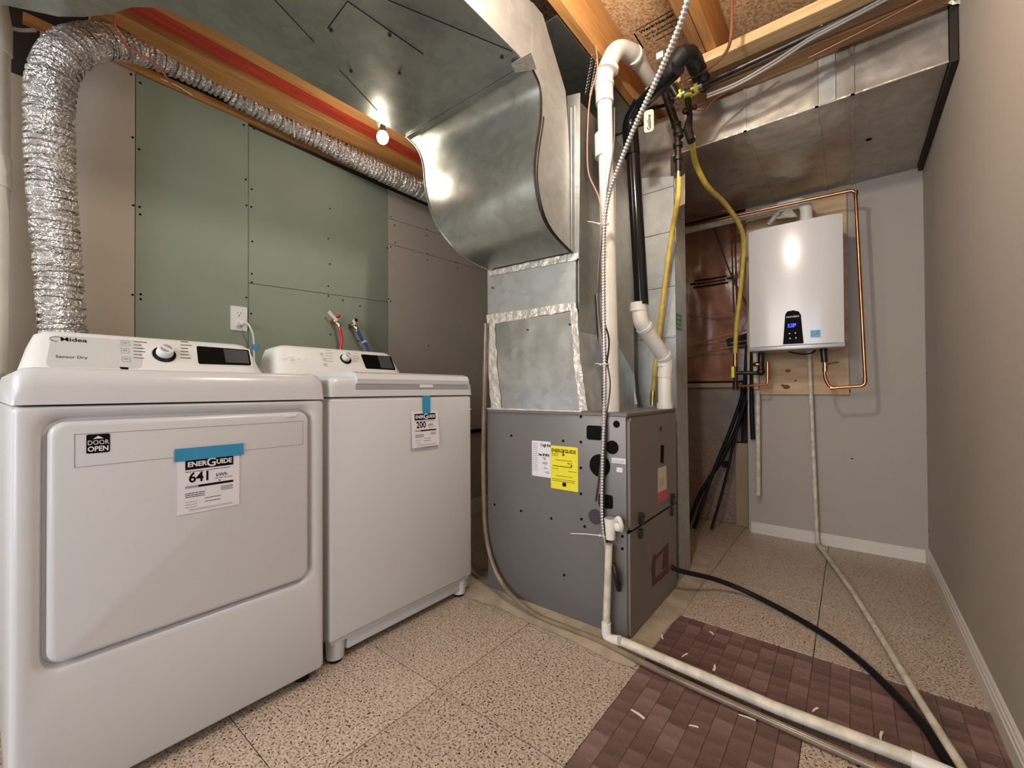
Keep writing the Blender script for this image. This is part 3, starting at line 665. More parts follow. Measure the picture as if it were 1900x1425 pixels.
# energy label dryer
def energy(f, u0, v0, u1, v1, num, c, parent, m=M_paper):
    W, H = u1-u0, v1-v0
    q = B(); f.rect(q, u0, u1, v0, v1, .0008, c); pp_ = q.done('paper', m, parent, False)
    mx = W*.12; c2 = c+.0009
    q = B(); f.rect(q, u0+mx, u1-mx*.9, v1-H*.24, v1-H*.06, .0003, c2); q.done('header_band', M_ink, pp_, False)
    s = W*.125; um = (u0+u1)/2
    text('ENER', f, um-W*.05, v1-H*.19, s, M_paper, pp_, c2+.0004, s*.03, 'RIGHT'); text('UIDE', f, um+W*.105, v1-H*.19, s, M_paper, pp_, c2+.0004, s*.03, 'LEFT', sx=.95)
    text('G', f, um+W*.025, v1-H*.215, s*1.75, M_paper, pp_, c2+.0005, s*.03, 'CENTER')
    text('Energy consumption / Consommation énergétique', f, u0+mx, v1-H*.285, W*.037, M_ink, pp_, c2, 0, sx=.95)
    text(num, f, um-W*.33, v1-H*.46, W*.25, M_ink, pp_, c2, W*.006, sx=.93); text('kWh', f, um+W*.10, v1-H*.42, W*.095, M_ink, pp_, c2, W*.001)
    text('per year / par année', f, um+W*.09, v1-H*.455, W*.034, M_ink, pp_, c2)
    q = B(); f.rect(q, u0+mx, u0+mx+W*.2, v1-H*.56, v1-H*.52, .0003, c2); q.done('scale_bar', M_inkg, pp_, False)
    q = B(); f.rect(q, u0+mx+W*.2, u1-mx*.9, v1-H*.56, v1-H*.52, .0003, c2); um2 = u0+W*.66
    q.prism([f.at(um2-.003, v1-H*.485, c2), f.at(um2, v1-H*.51, c2), f.at(um2+.003, v1-H*.485, c2)], f.n*.0003); q.done('scale_bar', M_ink, pp_, False)
    fineprint(f, u0+mx, u0+W*.42, v1-H*.65, W*.022, M_ink, pp_, 3, 1.5, c2); fineprint(f, u0+W*.68, u1-mx, v1-H*.61, W*.02, M_ink, pp_, 3, 1.5, c2)
    fineprint(f, u0+W*.42, u0+W*.68, v1-H*.77, W*.02, M_ink, pp_, 2, 3.2, c2); fineprint(f, u0+mx, u0+W*.3, v1-H*.80, W*.018, M_inkg, pp_, 3, 2.6, c2)
    fineprint(f, u0+W*.18, u1-mx, v1-H*.93, W*.014, M_inkg, pp_, 2, 1.6, c2)
el1 = thing('energy_label', 'energy label reading 641 kWh taped to the dryer door', 'label')
u0, v0 = onfr(fd, 328, 956, X=DXF+.006); u1, v1 = onfr(fd, 444, 830, X=DXF+.006)
energy(fd, u0, v0-.002, u1, v1-.01, '641', DF+.0006, el1)
u0, v0 = onfr(fd, 323, 860, X=DXF+.006); u1, v1 = onfr(fd, 451, 822, X=DXF+.006)
q = B(); fd.rect(q, u0, u1, v0+.004, v1, .0004, DF+.003); q.done('blue_tape', M_blue, el1, False)

# ================================================================== WASHER
WY0, WY1, WXF, WXB = .745, 1.437, -1.38, -2.06
wa = thing('washer', 'white top loading washer beside the furnace', 'washer', 'white laundry machines')
q = B(); q.box(WXB, WXF, WY0, WY1, .085, .918, .014, 3); q.done('body', M_white, wa)
q = B(); q.box(WXB+.01, WXF-.012, WY0+.01, WY1-.01, .072, .088, .004, 2); q.done('bottom_lip', M_white, wa)
q = B(); q.box(WXB+.02, WXF-.020, WY0+.075, WY1-.012, .030, .075, .006, 2); q.done('base_skirt', M_white, wa)
for x in (WXF-.045, WXB+.06):
    for y in (WY0+.045, WY1-.045):
        q = B(); q.cyl((x, y, .012), (x, y, .080), .030, .034); lgf = q.done('leg', M_white, wa)
        q = B(); q.cyl((x, y, 0), (x, y, .014), .024); q.done('foot', M_blackm, lgf)
topcover(WY0, WY1, .921, .992, WXF, WXB, M_white, wa, .03, 'top_frame')
# lid with front lip above a grey strip painted as the gap's shade
ly0, ly1 = .845, 1.41
q = B()
prof = [(WXF-.01, .965), (WXF+.006, .968), (WXF+.010, .985), (WXF+.0, 1.004), (WXF-.03, 1.012), (-1.78, 1.016), (-1.78, .99), (WXF-.03, .985)]
q.prism([(x, ly0, z) for x, z in prof], (0, ly1-ly0, 0)); lid = q.done('lid', M_white, wa)
q = B(); q.box(WXF-.01, WXF+.0035, ly0-.006, ly1+.006, .945, .966, .003, 1); q.done('lid_gap_shade', M_inkg, wa)
q = B(); q.box(WXF, WXF+.006, 1.13, 1.20, .953, .967, .002, 1); q.done('lid_grip', M_whitep, lid)
cw_, fw = console(WY0+.01, WY1-.05, .998, 1.140, -1.80, -1.885, wa, -2.0)
u, v = pix(fw, 641, 665); dial(fw, u, v, .020, cw_)
quad(fw, rq((669, 657.5), (725, 661.5), (734, 687), (679, 684), 3), .0012, M_glass, cw_, 'display')
quad(fw, [(700, 660.5), (722, 662.5), (730, 684.5), (707, 683)], .0005, M_glass2, cw_, 'touch_keys', .0018)
keybox(fw, [(597, 658), (602, 667), (604, 677)], cw_, M_inkg, .008)
cyclelist(fw, 604, 620, 655, 668, (650, 655, 660, 665, 670), cw_, M_inkg, .0018)
u, v = pix(fw, 520, 668)
q = B()
for k in range(46):
    a = random.uniform(0, 6.28); r_ = random.uniform(0, 1)
    uu, vv = u+.05+.055*r_*math.cos(a), v+.004+.02*r_*math.sin(a); fw.disc(q, uu, vv, .0018, .0012, .0004, 7)
q.done('film_bubbles', M_cons, cw_).__setitem__('kind', 'stuff')
el2 = thing('energy_label', 'energy label reading 200 kWh hanging on the washer front', 'label')
fw2 = Fr((WXF, WY0, 0), (0, 1, 0), (0, 0, 1))
u0, v0 = onfr(fw2, 764, 832, X=WXF+.008); u1, v1 = onfr(fw2, 814, 762, X=WXF+.008)
fw3 = Fr((WXF+.002, WY0, v1), (0, 1, 0), (-.06, 0, 1))
energy(fw3, u0, v0-v1, u1, 0, '200', .0006, el2)
u0, v0 = onfr(fw2, 785, 768, X=WXF+.006); u1, v1 = onfr(fw2, 799, 734, X=WXF+.006)
q = B(); fw2.rect(q, u0, u1, v0, v1, .0004, .0042); q.done('blue_tape', M_blue, el2, False)
q = B(); fw2.rect(q, .655, .69, .853, .856, .0006, .0002); q.done('front_mark', M_cons, wa, False)

# ================================================================== WALL OUTLET, VALVES
ot = thing('wall_outlet', 'white outlet with plugged cord on the green wall', 'outlet')
fo_ = Fr((XL, 0, 0), (0, 1, 0), (0, 0, 1))
q = B(); fo_.rrect(q, .745, .815, 1.232, 1.347, .005, .006, 0); q.done('cover_plate', M_whitep, ot)
for z in (1.264, 1.312):
    q = B(); fo_.rrect(q, .763, .797, z-.015, z+.015, .008, .0015, .006); f_ = q.done('socket', M_cons, ot)
    q = B(); fo_.rect(q, .772, .774, z, z+.009, .0006, .0074); fo_.rect(q, .785, .787, z, z+.009, .0006, .0074); fo_.disc(q, .78, z-.008, .003, .0006, .0074); q.done('slots', M_ink, f_, False)
pg = thing('plugged_cable', 'white plug and cord with blue tag at the wall outlet', 'cord')
q = B(); q.cyl(fo_.at(.782, 1.262, .008), fo_.at(.782, 1.266, .038), .014, .010); q.done('plug', M_whitep, pg)
q = B(); q.tube(spline([fo_.at(.782, 1.266, .035), fo_.at(.80, 1.262, .055), fo_.at(.818, 1.22, .06), fo_.at(.826, 1.17, .055), fo_.at(.83, 1.06, .05), fo_.at(.83, .9, .05)], 6), .004, 8); q.done('cord', M_whitep, pg)
q = B(); q.prism([fo_.at(.818, 1.165, .052), fo_.at(.842, 1.172, .06), fo_.at(.848, 1.155, .05), fo_.at(.838, 1.135, .06), fo_.at(.820, 1.14, .05)], fo_.n*.004); q.done('tag', M_blue, pg)
def valve(pxv, pxe, m, hm, lab, mid, tagd):
    t = thing('supply_hose', lab, 'hose', 'laundry water hoses')
    c = P(*pxv, X=XL+.035); e = P(*pxe, X=XL+.06)
    q = B(); q.cyl(V((XL+.001, c.y, c.z)), c, .012, n=12); q.ball(c, .015, n=10); q.cyl(c, c+V((.012, .012, -.02)), .011, .010, 12); q.done('valve_body', M_brass, t)
    q = B(); q.cyl(c+V((.0, .0, .01)), c+V((.012, .006, .022)), .005, n=8); q.ball(c+V((.014, .008, .028)), .010, (1, 1.4, 1), 10); q.done('valve_handle', hm, t)
    s = c+V((.014, .014, -.022)); q = B(); q.tube(spline([s]+[P(*k, X=XL+.055) for k in mid]+[e, e-V((0, -.01, .2))], 6), .0085, 12); q.done('hose', m, t)
    q = B(); q.cyl(s+V((0, 0, .008)), s-V((-.002, -.002, .012)), .0095, n=12); q.done('ferrule', M_chrome, t)
    q = B(); a = c+V((.02, 0, .0)); w_ = V((0, .006, .007))
    q.prism([a+w_, a-w_, a+V((.0, tagd[0], tagd[1]))-w_, a+V((0, tagd[0], tagd[1]))+w_], (.001, 0, 0)); q.done('paper_tag', M_whitep, t)
    return t
valve((622, 596), (632, 650), M_redh, M_redh, 'red rubber hose on a valve, above the washer', [(631, 612), (634, 630)], (-.05, .045))
tb_ = valve((655, 603), (683, 652), M_blueh, M_black, 'blue rubber hose on a valve, above the washer', [(664, 614), (672, 631)], (-.012, .028))
q = B(); p = P(674, 634, X=XL+.055); q.cyl(p+V((0, -.003, .004)), p+V((0, .003, -.004)), .0105, n=12); q.box(p.x, p.x+.004, p.y+.008, p.y+.02, p.z, p.z+.008); q.done('band', M_whitep, tb_)

q = B(); c = P(886, 800, X=XL+.02); q.box(XL+.001, XL+.02, c.y-.12, c.y+.05, c.z-.012, c.z+.018, .002, 1); tag(q.done('black_bar', M_black, None, False), 'black bar low on the left wall, seen between washer and furnace', 'bracket')
# ================================================================== FURNACE
FX0, FX1, FY0, FY1, FZ = -1.345, -.655, 1.505, 2.065, .851
fu = thing('furnace', 'grey steel gas furnace standing at the centre', 'furnace')
q = B(); q.box(FX0, FX1, FY0, FY1, .012, FZ, .004, 2); q.done('cabinet', M_grey, fu)
q = B(); q.box(FX0+.003, FX1+.006, FY0-.004, FY1+.003, FZ-.012, FZ+.002, .002, 1); q.done('top_rim', M_grey, fu)
fs = Fr((FX0, FY0, 0), (1, 0, 0), (0, 0, 1)); ff = Fr((FX1, FY0, 0), (0, 1, 0), (0, 0, 1))
q = B(); ff.rrect(q, .012, .545, .415, .833, .012, .010, 0)
bmesh.ops.bevel(q.bm, geom=[e for e in q.bm.edges if all(abs((v.co-ff.at(0, 0, .010)).dot(ff.n)) < 1e-5 for v in e.verts)], offset=.006, segments=2, affect='EDGES')
ud = q.done('upper_door', M_greyf, fu)
q = B(); ff.rrect(q, .010, .545, .02, .405, .010, .008, 0); ldr = q.done('lower_door', M_greyf, fu)
q = B(); ff.rect(q, .004, .55, .405, .415, .003, 0); q.done('door_gap', M_knock, fu, False)
for uu in (.10, .475):
    t_ = B(); ff.rrect(t_, uu-.014, uu+.014, .42, .465, .008, .014, .009); t_.cyl(ff.at(uu, .455, .02), ff.at(uu, .455, .03), .006, n=10); t_.done('latch', M_iron, ud)
    t_ = B(); ff.rrect(t_, uu-.012, uu+.012, .365, .402, .008, .012, .007); t_.done('latch', M_iron, ldr)
uq, vq = ff.inv(P(1226, 795, X=FX1+.01)); q = B(); q.cyl(ff.at(uq, vq, .009), ff.at(uq, vq, .013), .010, n=12); q.done('door_screw', M_iron, ud)
def pl4(f, pts, t, m, parent, name, c=0): 
    q = B(); q.prism([f.at(*f.inv(P(*p, **pts[0])), c) for p in pts[1:]], f.n*t); return q.done(name, m, parent, False)
KX = dict(X=FX1+.010); KY = dict(Y=FY0)
bd = pl4(ff, [KX, (1225, 858), (1231, 860), (1232, 826), (1226, 826)], .0006, M_ink, ud, 'maker_badge', .010)
ws = pl4(ff, [KX, (1221, 916), (1237, 908), (1236, 864), (1221, 869)], .0006, M_paper2, ud, 'white_sticker', .010)
pl4(ff, [KX, (1221, 934), (1239, 925), (1238, 906), (1221, 914)], .0006, M_pink, ud, 'pink_sticker', .0106)
uq, vq = ff.inv(P(1223, 890, **KX)); fineprint(ff, uq, uq+.055, vq, .006, M_inkg, ws, 4, 1.6, .0108)
# triangular stain / label on lower door
KX2 = dict(X=FX1+.008)
pl4(ff, [KX2, (1210, 1089), (1208, 1053), (1212, 1030), (1216, 1026), (1216, 1050), (1216, 1072)], .0005, mat('rust_brown', (.10, .035, .02), .6), ldr, 'brown_label', .008)
pl4(ff, [KX2, (1209, 1040), (1240, 1006), (1240, 1012), (1212, 1044)], .0005, MC['rust_brown'], ldr, 'brown_label', .0082)
pl4(ff, [KX2, (1228, 1058), (1240, 1050), (1240, 1008), (1231, 1020)], .0005, MC['rust_brown'], ldr, 'brown_label', .0084)
pl4(ff, [KX2, (1210, 1089), (1240, 1062), (1240, 1052), (1216, 1072)], .0005, MC['rust_brown'], ldr, 'brown_label', .0086)
# knockouts on the side
def ko(u, v, ru, rv=None, sq=False, m=M_knock, nm='knockout'):
    a, b_ = fs.inv(P(u, v, **KY)); q = B()
    if sq: fs.rrect(q, a-ru, a+ru, b_-rv, b_+rv, .010, .0015, .0)
    else: fs.disc(q, a, b_, ru, .0015)
    return q.done(nm, m, fu)
ko(1103, 803, .034, .028, True); ko(1144, 787, .0135); ko(1136, 830, .026, None); ko(1113, 864, .044); ko(1124, 930, .030, .026, True)
ko(1105, 959, .030, None, False, mat('knockout_purple', (.05, .035, .045), .5))
so = None
for u, v in ((949, 808), (1045, 818), (1078, 773), (1078, 820), (1078, 868), (1078, 916), (1079, 963), (1085, 977), (1023, 962), (967, 948), (918, 936), (1155, 972), (1155, 995), (1155, 1018), (1047, 1067), (1098, 1172)):
    p = P(u, v, **KY)
    if so is None:
        q = B(); q.tube([(0, 0, 0), (0, -.002, 0)], .0055, 10); so = q.done('screw_hole', M_knock, fu); so.location = p
    else: o = so.copy(); COL.objects.link(o); o.parent = fu; o.location = p
# stickers on the side
a0, b1 = fs.inv(P(987, 817, **KY)); a1, b0 = fs.inv(P(1022, 887, **KY))
q = B(); fs.rrect(q, a0, a1, b0, b1, .003, .0006); o = q.done('service_sticker', M_paper, fu, False)
fineprint(fs, a0+.006, a0+.03, b1-.012, .004, M_inkg, o, 14, 2.2)
text('3 high fire', fs, a0+.045, b1-.022, .018, M_ink, o, .0008, .0006, sx=.7); text('Dec 29 2016', fs, a0+.035, b1-.062, .014, M_ink, o, .0008, .0008, sx=.75)
q = B()
for k in range(4):
    base = fs.at(a0+.058+k*.006, b1-.075-k*.018, .001)
    q.tube([base+fs.u*random.uniform(-.012, .016)+fs.v*random.uniform(-.008, .008) for _ in range(6)], .0008, 5)
q.done('handwriting', M_ink, o)
a0, b1 = fs.inv(P(1022, 826, **KY)); a1, b0 = fs.inv(P(1073, 912, **KY)); b0 = fs.inv(P(1022, 905, **KY))[1]
q = B(); fs.rrect(q, a0, a1, b0, b1, .006, .0008, .0004); o = q.done('energy_sticker', M_yels, fu, False)
W = a1-a0; H = b1-b0
text('ENERGYGUIDE', fs, a0+W*.03, b1-H*.15, W*.155, M_ink, o, .0014, W*.004, sx=.87)
q = B(); fs.rect(q, a0+W*.46, a0+W*.49, b1-H*.20, b1-H*.10, .0003, .0014); q.prism([fs.at(a0+W*.42, b1-H*.19, .0014), fs.at(a0+W*.53, b1-H*.19, .0014), fs.at(a0+W*.475, b1-H*.235, .0014)], fs.n*.0003)
fs.rect(q, a0+W*.08, a0+W*.78, b1-H*.475, b1-H*.46, .0003, .0014); q.prism([fs.at(a0+W*.72, b1-H*.42, .0014), fs.at(a0+W*.82, b1-H*.42, .0014), fs.at(a0+W*.77, b1-H*.455, .0014)], fs.n*.0003)
fs.rect(q, a0+W*.44, a0+W*.57, b0+H*.08, b0+H*.17, .0003, .0014); q.done('print_marks', M_ink, o, False)
text('96.0', fs, a0+W*.62, b1-H*.41, W*.10, M_ink, o, .0014)
fineprint(fs, a0+W*.04, a0+W*.3, b1-H*.185, .0035, M_ink, o, 2, 2); fineprint(fs, a0+W*.2, a0+W*.8, b1-H*.325, .0035, M_ink, o, 1)
fineprint(fs, a0+W*.05, a0+W*.3, b1-H*.53, .003, M_ink, o, 1); fineprint(fs, a0+W*.65, a0+W*.95, b1-H*.56, .003, M_ink, o, 1); fineprint(fs, a0+W*.2, a0+W*.8, b1-H*.69, .003, M_ink, o, 1); fineprint(fs, a0+W*.05, a0+W*.9, b1-H*.77, .003, M_ink, o, 2, 2.4)
a0, b1 = fs.inv(P(1135, 849, **KY)); a1, b0 = fs.inv(P(1161, 862, **KY)); q = B(); fs.rect(q, a0, a1, b0, b1, .0006); o = q.done('rating_sticker', M_paper, fu, False); fineprint(fs, a0+.004, a1-.004, b1-.008, .003, M_inkg, o, 4, 2)
a0, b1 = fs.inv(P(1144, 867, **KY)); a1, b0 = fs.inv(P(1155, 877, **KY)); q = B(); fs.rect(q, a0, a1, b0, b1, .0006); q.done('small_sticker', M_paper, fu, False)
q = B(); q.prism([P(876, 1079, Z=.003), P(906, 1060, Z=.003), P(960, 1115, Z=.003), P(908, 1100, Z=.003)], (0, 0, .004)); q.done('base_pan', M_grey, fu, False)
# foil lip on the top front edge
q = B(); q.box(FX0, -.84, FY0-.006, FY0+.004, FZ, FZ+.008, .002, 1); q.done('foil_edge', M_foil, fu)

# ================================================================== PVC EXHAUST
ex = thing('exhaust_pipe', 'white plastic flue pipe rising from the furnace to a top bend', 'pipe')
R_ = .030
A = V((-.755, 1.60, FZ+.002)); Bp = P(1121, 150, Y=1.60)
q = B(); q.cyl(A, A.lerp(Bp, .97), R_, n=28); q.done('lower_pipe', M_pvc, ex)
c1, c2 = P(1120, 292, Y=1.60), P(1119, 250, Y=1.60)
q = B(); q.cyl(c1, c2, R_+.005, n=28); q.done('coupling', M_pvc, ex)
C1 = P(1120, 155, Y=1.60); C2 = P(1128, 120, Y=1.61); C3 = P(1158, 82, Y=1.68); C4 = P(1172, 100, Y=1.80); C5 = P(1240, 205, Y=2.35)
top_ = rounded([A.lerp(Bp, .93), P(1120, 140, Y=1.60), P(1143, 88, Y=1.66), P(1176, 100, Y=1.79), P(1185, 115, Y=1.86)], .07, 8)
q = B(); q.tube(top_, R_+.006, 28); q.done('bend_fitting', M_pvc, ex)
for p_, d_ in ((P(1130, 128, Y=1.60), V((.25, .1, .9))), (P(1121, 158, Y=1.60), V((0, 0, 1))), (P(1176, 103, Y=1.79), P(1240, 205, Y=2.35)-P(1176, 103, Y=1.79))):
    d_ = d_.normalized(); q = B(); q.cyl(p_-d_*.007, p_+d_*.007, R_+.0095, n=28); q.done('socket_rim', M_pvc, ex)
q = B(); q.cyl(P(1180, 108, Y=1.82), P(1235, 192, Y=2.2), R_, n=28); q.done('upper_pipe', M_pvc, ex)
fpv = Fr(P(1122, 520, Y=1.56), (math.cos(.5), math.sin(.5), 0), (0, 0, 1))
for (pa, pb_) in (((1124, 300), (1126, 400)), ((1121, 165), (1121, 245))):
    a_, c_ = P(*pa, Y=1.60), P(*pb_, Y=1.60); dn_ = (CAMP-a_); dn_.z = 0; dn_.normalize(); a_ += dn_*(R_+.0006); c_ += dn_*(R_+.0006)
    fpv = Fr(a_, (c_-a_), V((-dn_.y, dn_.x, 0)).cross(V((0, 0, 1))).cross(c_-a_))
    fpv.n = dn_; fpv.v = dn_.cross(fpv.u).normalized()
    fineprint(fpv, 0, (c_-a_).length, 0, .008, M_inkg, ex, 1, 1, .0002)
# BLACK INTAKE
bk = thing('intake_pipe', 'black plastic pipe rising from white elbow, slanting at top', 'pipe')
b0_, b1_ = P(1191, 566, Y=1.83), P(1172, 250, Y=1.83)
q = B(); q.tube([b0_, b1_], .030, 28); q.done('vertical_pipe', M_black, bk)
e2 = P(1258, 125, Y=1.66)
q = B(); q.tube(rounded([P(1173, 290, Y=1.83), P(1168, 228, Y=1.83), P(1190, 190, Y=1.80)], .05), .035, 28); q.done('elbow', M_black, bk)
q = B(); q.tube([P(1185, 200, Y=1.81), e2], .030, 28); q.done('slanted_pipe', M_black, bk)
q = B(); q.tube(rounded([P(1238, 143, Y=1.69), P(1266, 97, Y=1.66), P(1284, 104, Y=1.75), P(1308, 162, Y=2.15)], .05), .033, 24, rf=lambda i: .033+random.uniform(-.003, .003)); q.done('foam_sleeve', M_blackm, bk)
q = B(); pc = P(1229, 110, Y=1.66); q.box(pc.x-.014, pc.x+.012, pc.y-.03, pc.y-.026, pc.z-.012, pc.z+.012, .002, 1); q.done('pipe_tag', M_whitep, bk)
wt = thing('intake_elbow_pipe', 'white offset pipe fitting dropping onto the furnace top', 'pipe')
w0, w1, w2, w3 = P(1186, 575, Y=1.83), P(1189, 598, Y=1.83), P(1236, 668, Y=1.985), V((-.690, 1.985, FZ))
q = B(); q.tube(rounded([w0, w1, w2, P(1233, 700, Y=1.985)], .02, 6), .033, 28); q.done('offset_pipe', M_pvc, wt)
q = B(); q.cyl(P(1185, 562, Y=1.83), P(1185, 578, Y=1.83), .038, n=28); q.done('socket_rim', M_pvc, wt)
d_ = (w2-w1).normalized()
for t_ in (.14, .90):
    q = B(); m0 = w1.lerp(w2, t_); q.cyl(m0-d_*.007, m0+d_*.007, .037, n=28); q.done('socket_rim', M_pvc, wt)
q = B(); wq = P(1233, 675, Y=1.985); q.cyl(wq+V((0, 0, .012)), wq-V((0, 0, .012)), .036, n=28); q.done('socket_rim', M_pvc, wt)
q = B(); q.cyl(wq, V((wq.x, wq.y, FZ+.002)), .0305, n=28); q.done('pipe', M_pvc, wt)
q = B(); q.cyl(V((wq.x, wq.y, FZ+.002)), V((wq.x, wq.y, FZ+.028)), .036, n=28); q.done('collar', M_pvc, wt)

# ================================================================== CONDUIT + WIRES
cdn = thing('armoured_cable', 'silver ribbed armoured cable hanging down past the furnace', 'cable')
cpth = [P(1284, -30, Y=1.15), P(1262, 45, Y=1.2), P(1222, 140, Y=1.28), P(1180, 230, Y=1.36), P(1146, 315, Y=1.43), P(1128, 370, Y=1.47), P(1121, 430, Y=1.485), P(1120, 560, Y=1.487), P(1122, 680, Y=1.487), P(1121, 770, Y=1.487), P(1118, 850, Y=1.487), P(1117, 950, Y=1.487), P(1124, 1010, Y=1.485), P(1134, 1042, Y=1.488)]
sp_ = spline(cpth, 60); L = [0]
for i in range(1, len(sp_)): L.append(L[-1]+(sp_[i]-sp_[i-1]).length)
n_ = int(L[-1]/.0028)
q = B(); q.tube([samp(L[-1]*i/n_) for i in range(n_+1)], .008, 12, rf=lambda i: .0088 if (i % 4) < 2 else .0060); q.done('ribbed_sheath', galv('conduit', (.75, .74, .70), .3, 200, .1, 0, 5), cdn, True, 20)
q = B(); q.tube(spline([P(1136, 1046, Y=1.487), P(1142, 1062, Y=1.47), P(1146, 1080, Y=1.475), P(1148, 1094, Y=1.49)], 5), .010, 12); q.done('end_connector', M_iron, cdn)
def wire(pts, r, m, lab, name='wire', cat='wire', grp=None, k=8):
    q = B(); q.tube(spline(pts, k), r, 8); return tag(q.done(name, m), lab, cat, grp)
wire([P(1106, 85, Y=1.56), P(1108, 130, Y=1.54), P(1095, 180, Y=1.54), P(1090, 250, Y=1.54), P(1092, 320, Y=1.54), P(1112, 370, Y=1.52), P(1116, 430, Y=1.51), P(1110, 520, Y=1.505), P(1114, 600, Y=1.505), P(1122, 700, Y=1.505)], .003, M_wirep, 'thin pinkish wire left of the white flue pipe')
wire([P(1140, 200, Y=1.55), P(1139, 270, Y=1.55), P(1130, 330, Y=1.53), P(1122, 400, Y=1.49), P(1112, 500, Y=1.50), P(1112, 580, Y=1.50), P(1128, 680, Y=1.50), P(1132, 720, Y=1.50), P(1124, 780, Y=1.49), P(1112, 880, Y=1.497), P(1105, 930, Y=1.497)], .0032, M_wired, 'dark brown wire winding beside the armoured cable')
wire([P(1122, 600, Y=1.495), P(1130, 640, Y=1.495), P(1118, 730, Y=1.495), P(1125, 790, Y=1.492), P(1121, 900, Y=1.48), P(1122, 980, Y=1.478), P(1135, 1040, Y=1.48), P(1146, 1068, Y=1.48)], .0035, M_blackm, 'black wire twisting down behind the armoured cable')
wire([P(1035, 122, Y=1.6), P(1070, 105, Y=1.65), P(1095, 85, Y=1.68), P(1105, 82, Y=1.68), P(1112, 110, Y=1.66)], .005, M_wired, 'brown cable reaching across to the top bend')
wire([P(1357, -20, Y=1.75), P(1357, 60, Y=1.78), P(1345, 100, Y=1.82), P(1310, 130, Y=1.86), P(1262, 152, Y=1.92)], .006, M_btube, 'brownish copper tube curving down from the joists', 'copper_tube', 'tube')
wire([P(1283, 202, Y=1.94), P(1305, 203, Y=1.97), P(1325, 185, Y=2.0), P(1380, 152, Y=2.05), P(1425, 120, Y=2.06)], .004, M_copper, 'thin copper tube leaving the gas valve', 'copper_tube', 'tube')
wire([P(1120, 600, Y=1.40), P(1120, 600, Y=1.41)], .0005, M_wired, 'x') if False else None
# perforated strap
ps = thing('perforated_strap', 'silver perforated strap hanging left of the flue pipe', 'strap')
q = B()
for k, (ax, ay, bx, by) in enumerate(((1101, 98, 1088, 172), (1109, 108, 1096, 176))):
    for j in range(13):
        c = P(ax+(bx-ax)*j/12, ay+(by-ay)*j/12, Y=1.62)
        q.tube([c+V((math.cos(t)*.0062, 0, math.sin(t)*.0075)) for t in [j2*math.pi/4 for j2 in range(9)]], .0014, 5, cap=False)
q.done('strap_links', M_chrome, ps)
# zip ties
def ziptie(cx, cy, tx, ty, lab, y=1.474, rx=.018):
    t = thing('zip_tie', lab, 'zip tie', 'white zip ties')
    c = P(cx, cy, Y=y)
    q = B(); q.tube([c+V((rx*math.cos(a), .002+.016*math.sin(a), 0)) for a in [math.radians(k*20) for k in range(19)]], .0018, 6, cap=False); q.done('loop', M_whitep, t)
    e = P(tx, ty, Y=y-.03); q = B(); s = c+V((-rx*.6, -.012, 0)); q.box(s.x-.003, s.x+.003, s.y-.004, s.y+.003, s.z-.003, s.z+.003); q.done('head', M_whitep, t)
    q = B(); q.tube([s, s.lerp(e, .5)+V((0, 0, .002)), e], [.002, .0018, .0015], 6); q.done('tail', M_whitep, t)
ziptie(1120, 416, 1090, 411, 'white zip tie highest on the armoured cable', 1.49)
ziptie(1122, 676, 1104, 675, 'white zip tie just above the furnace top', 1.487)
ziptie(1121, 993, 1059, 990, 'white zip tie with long tail on the furnace side', 1.487)

# ================================================================== CONDENSATE DRAIN
dn = thing('condensate_drain', 'white drain pipe down the furnace side and along floor', 'pipe')
ex_, ey_ = -.694, 1.462
def PY(u, v): return P(u, v, Y=ey_)
q = B(); q.cyl(PY(1130, 1010), PY(1125, 1160), .0135, n=18); q.done('vertical_pipe', M_pvcd, dn)
q = B(); q.tube([PY(1133, 1000), PY(1132, 962)], [.017, .0215], 20, cap=True); q.done('trap_cup', M_pvc, dn)
q = B(); q.cyl(PY(1132, 963)+V((0, 0, 0)), PY(1132, 961), .018, n=20); q.done('cup_opening', M_inkg, dn)
q = B(); q.tube(spline([PY(1140, 968)+V((0, .01, 0)), PY(1148, 962), PY(1153, 975), PY(1150, 985)+V((0, .012, 0))], 5), .009, 10); q.ball(PY(1146, 978), .014, (1, .6, 1.2)); q.done('trap_arm', M_pvc, dn)
elb = rounded([PY(1125, 1155), PY(1125, 1186), V((PY(1125, 1186).x+.06, 1.45, .036))], .03, 8); elb[-1].z = .036
q = B(); q.tube(elb, .0175, 18); q.done('elbow', M_pvc, dn)
s_ = V((-.65, 1.45, .036)); e_ = V((.30, 1.405, .022))
q = B(); q.tube([s_, s_.lerp(e_, .5), P(1690, 1408, Z=.03)], .0165, 18); q.done('floor_pipe', M_pvcd, dn)
e3 = P(1690, 1408, Z=.03); q = B(); q.cyl(e3, e3+V((.12, -.004, -.004)), .0195, n=18); q.done('end_coupling', M_pvc, dn)
q = B(); q.tube(spline([P(902, 600, Y=1.50), P(898, 760, Y=1.49), P(897, 880, Y=1.49), P(903, 1000, Y=1.49), P(930, 1080, Y=1.47), P(985, 1135, Z=.02), P(1060, 1168, Z=.014), P(1110, 1188, Z=.014), V((-.5, 1.408, .013)), V((-.2, 1.388, .012)), V((.2, 1.366, .012))], 8), .0105, 12)
tag(q.done('drain_tube', M_tube), 'brownish flexible tube curving around the furnace foot', 'tube')
# black hose, small white pipe on the floor
q = B(); q.tube(spline([V((-.655, 1.98, .135)), P(1262, 1059, Y=2.0), P(1330, 1076, Z=.06), P(1400, 1105, Z=.02), P(1510, 1165, Z=.012), P(1600, 1230, Z=.012), P(1700, 1330, Z=.012), P(1745, 1395, Z=.012), P(1775, 1440, Z=.012)], 8), .011, 14)
tag(q.done('black_hose', M_blackm), 'black rubber hose curving over the floor from the furnace', 'hose')

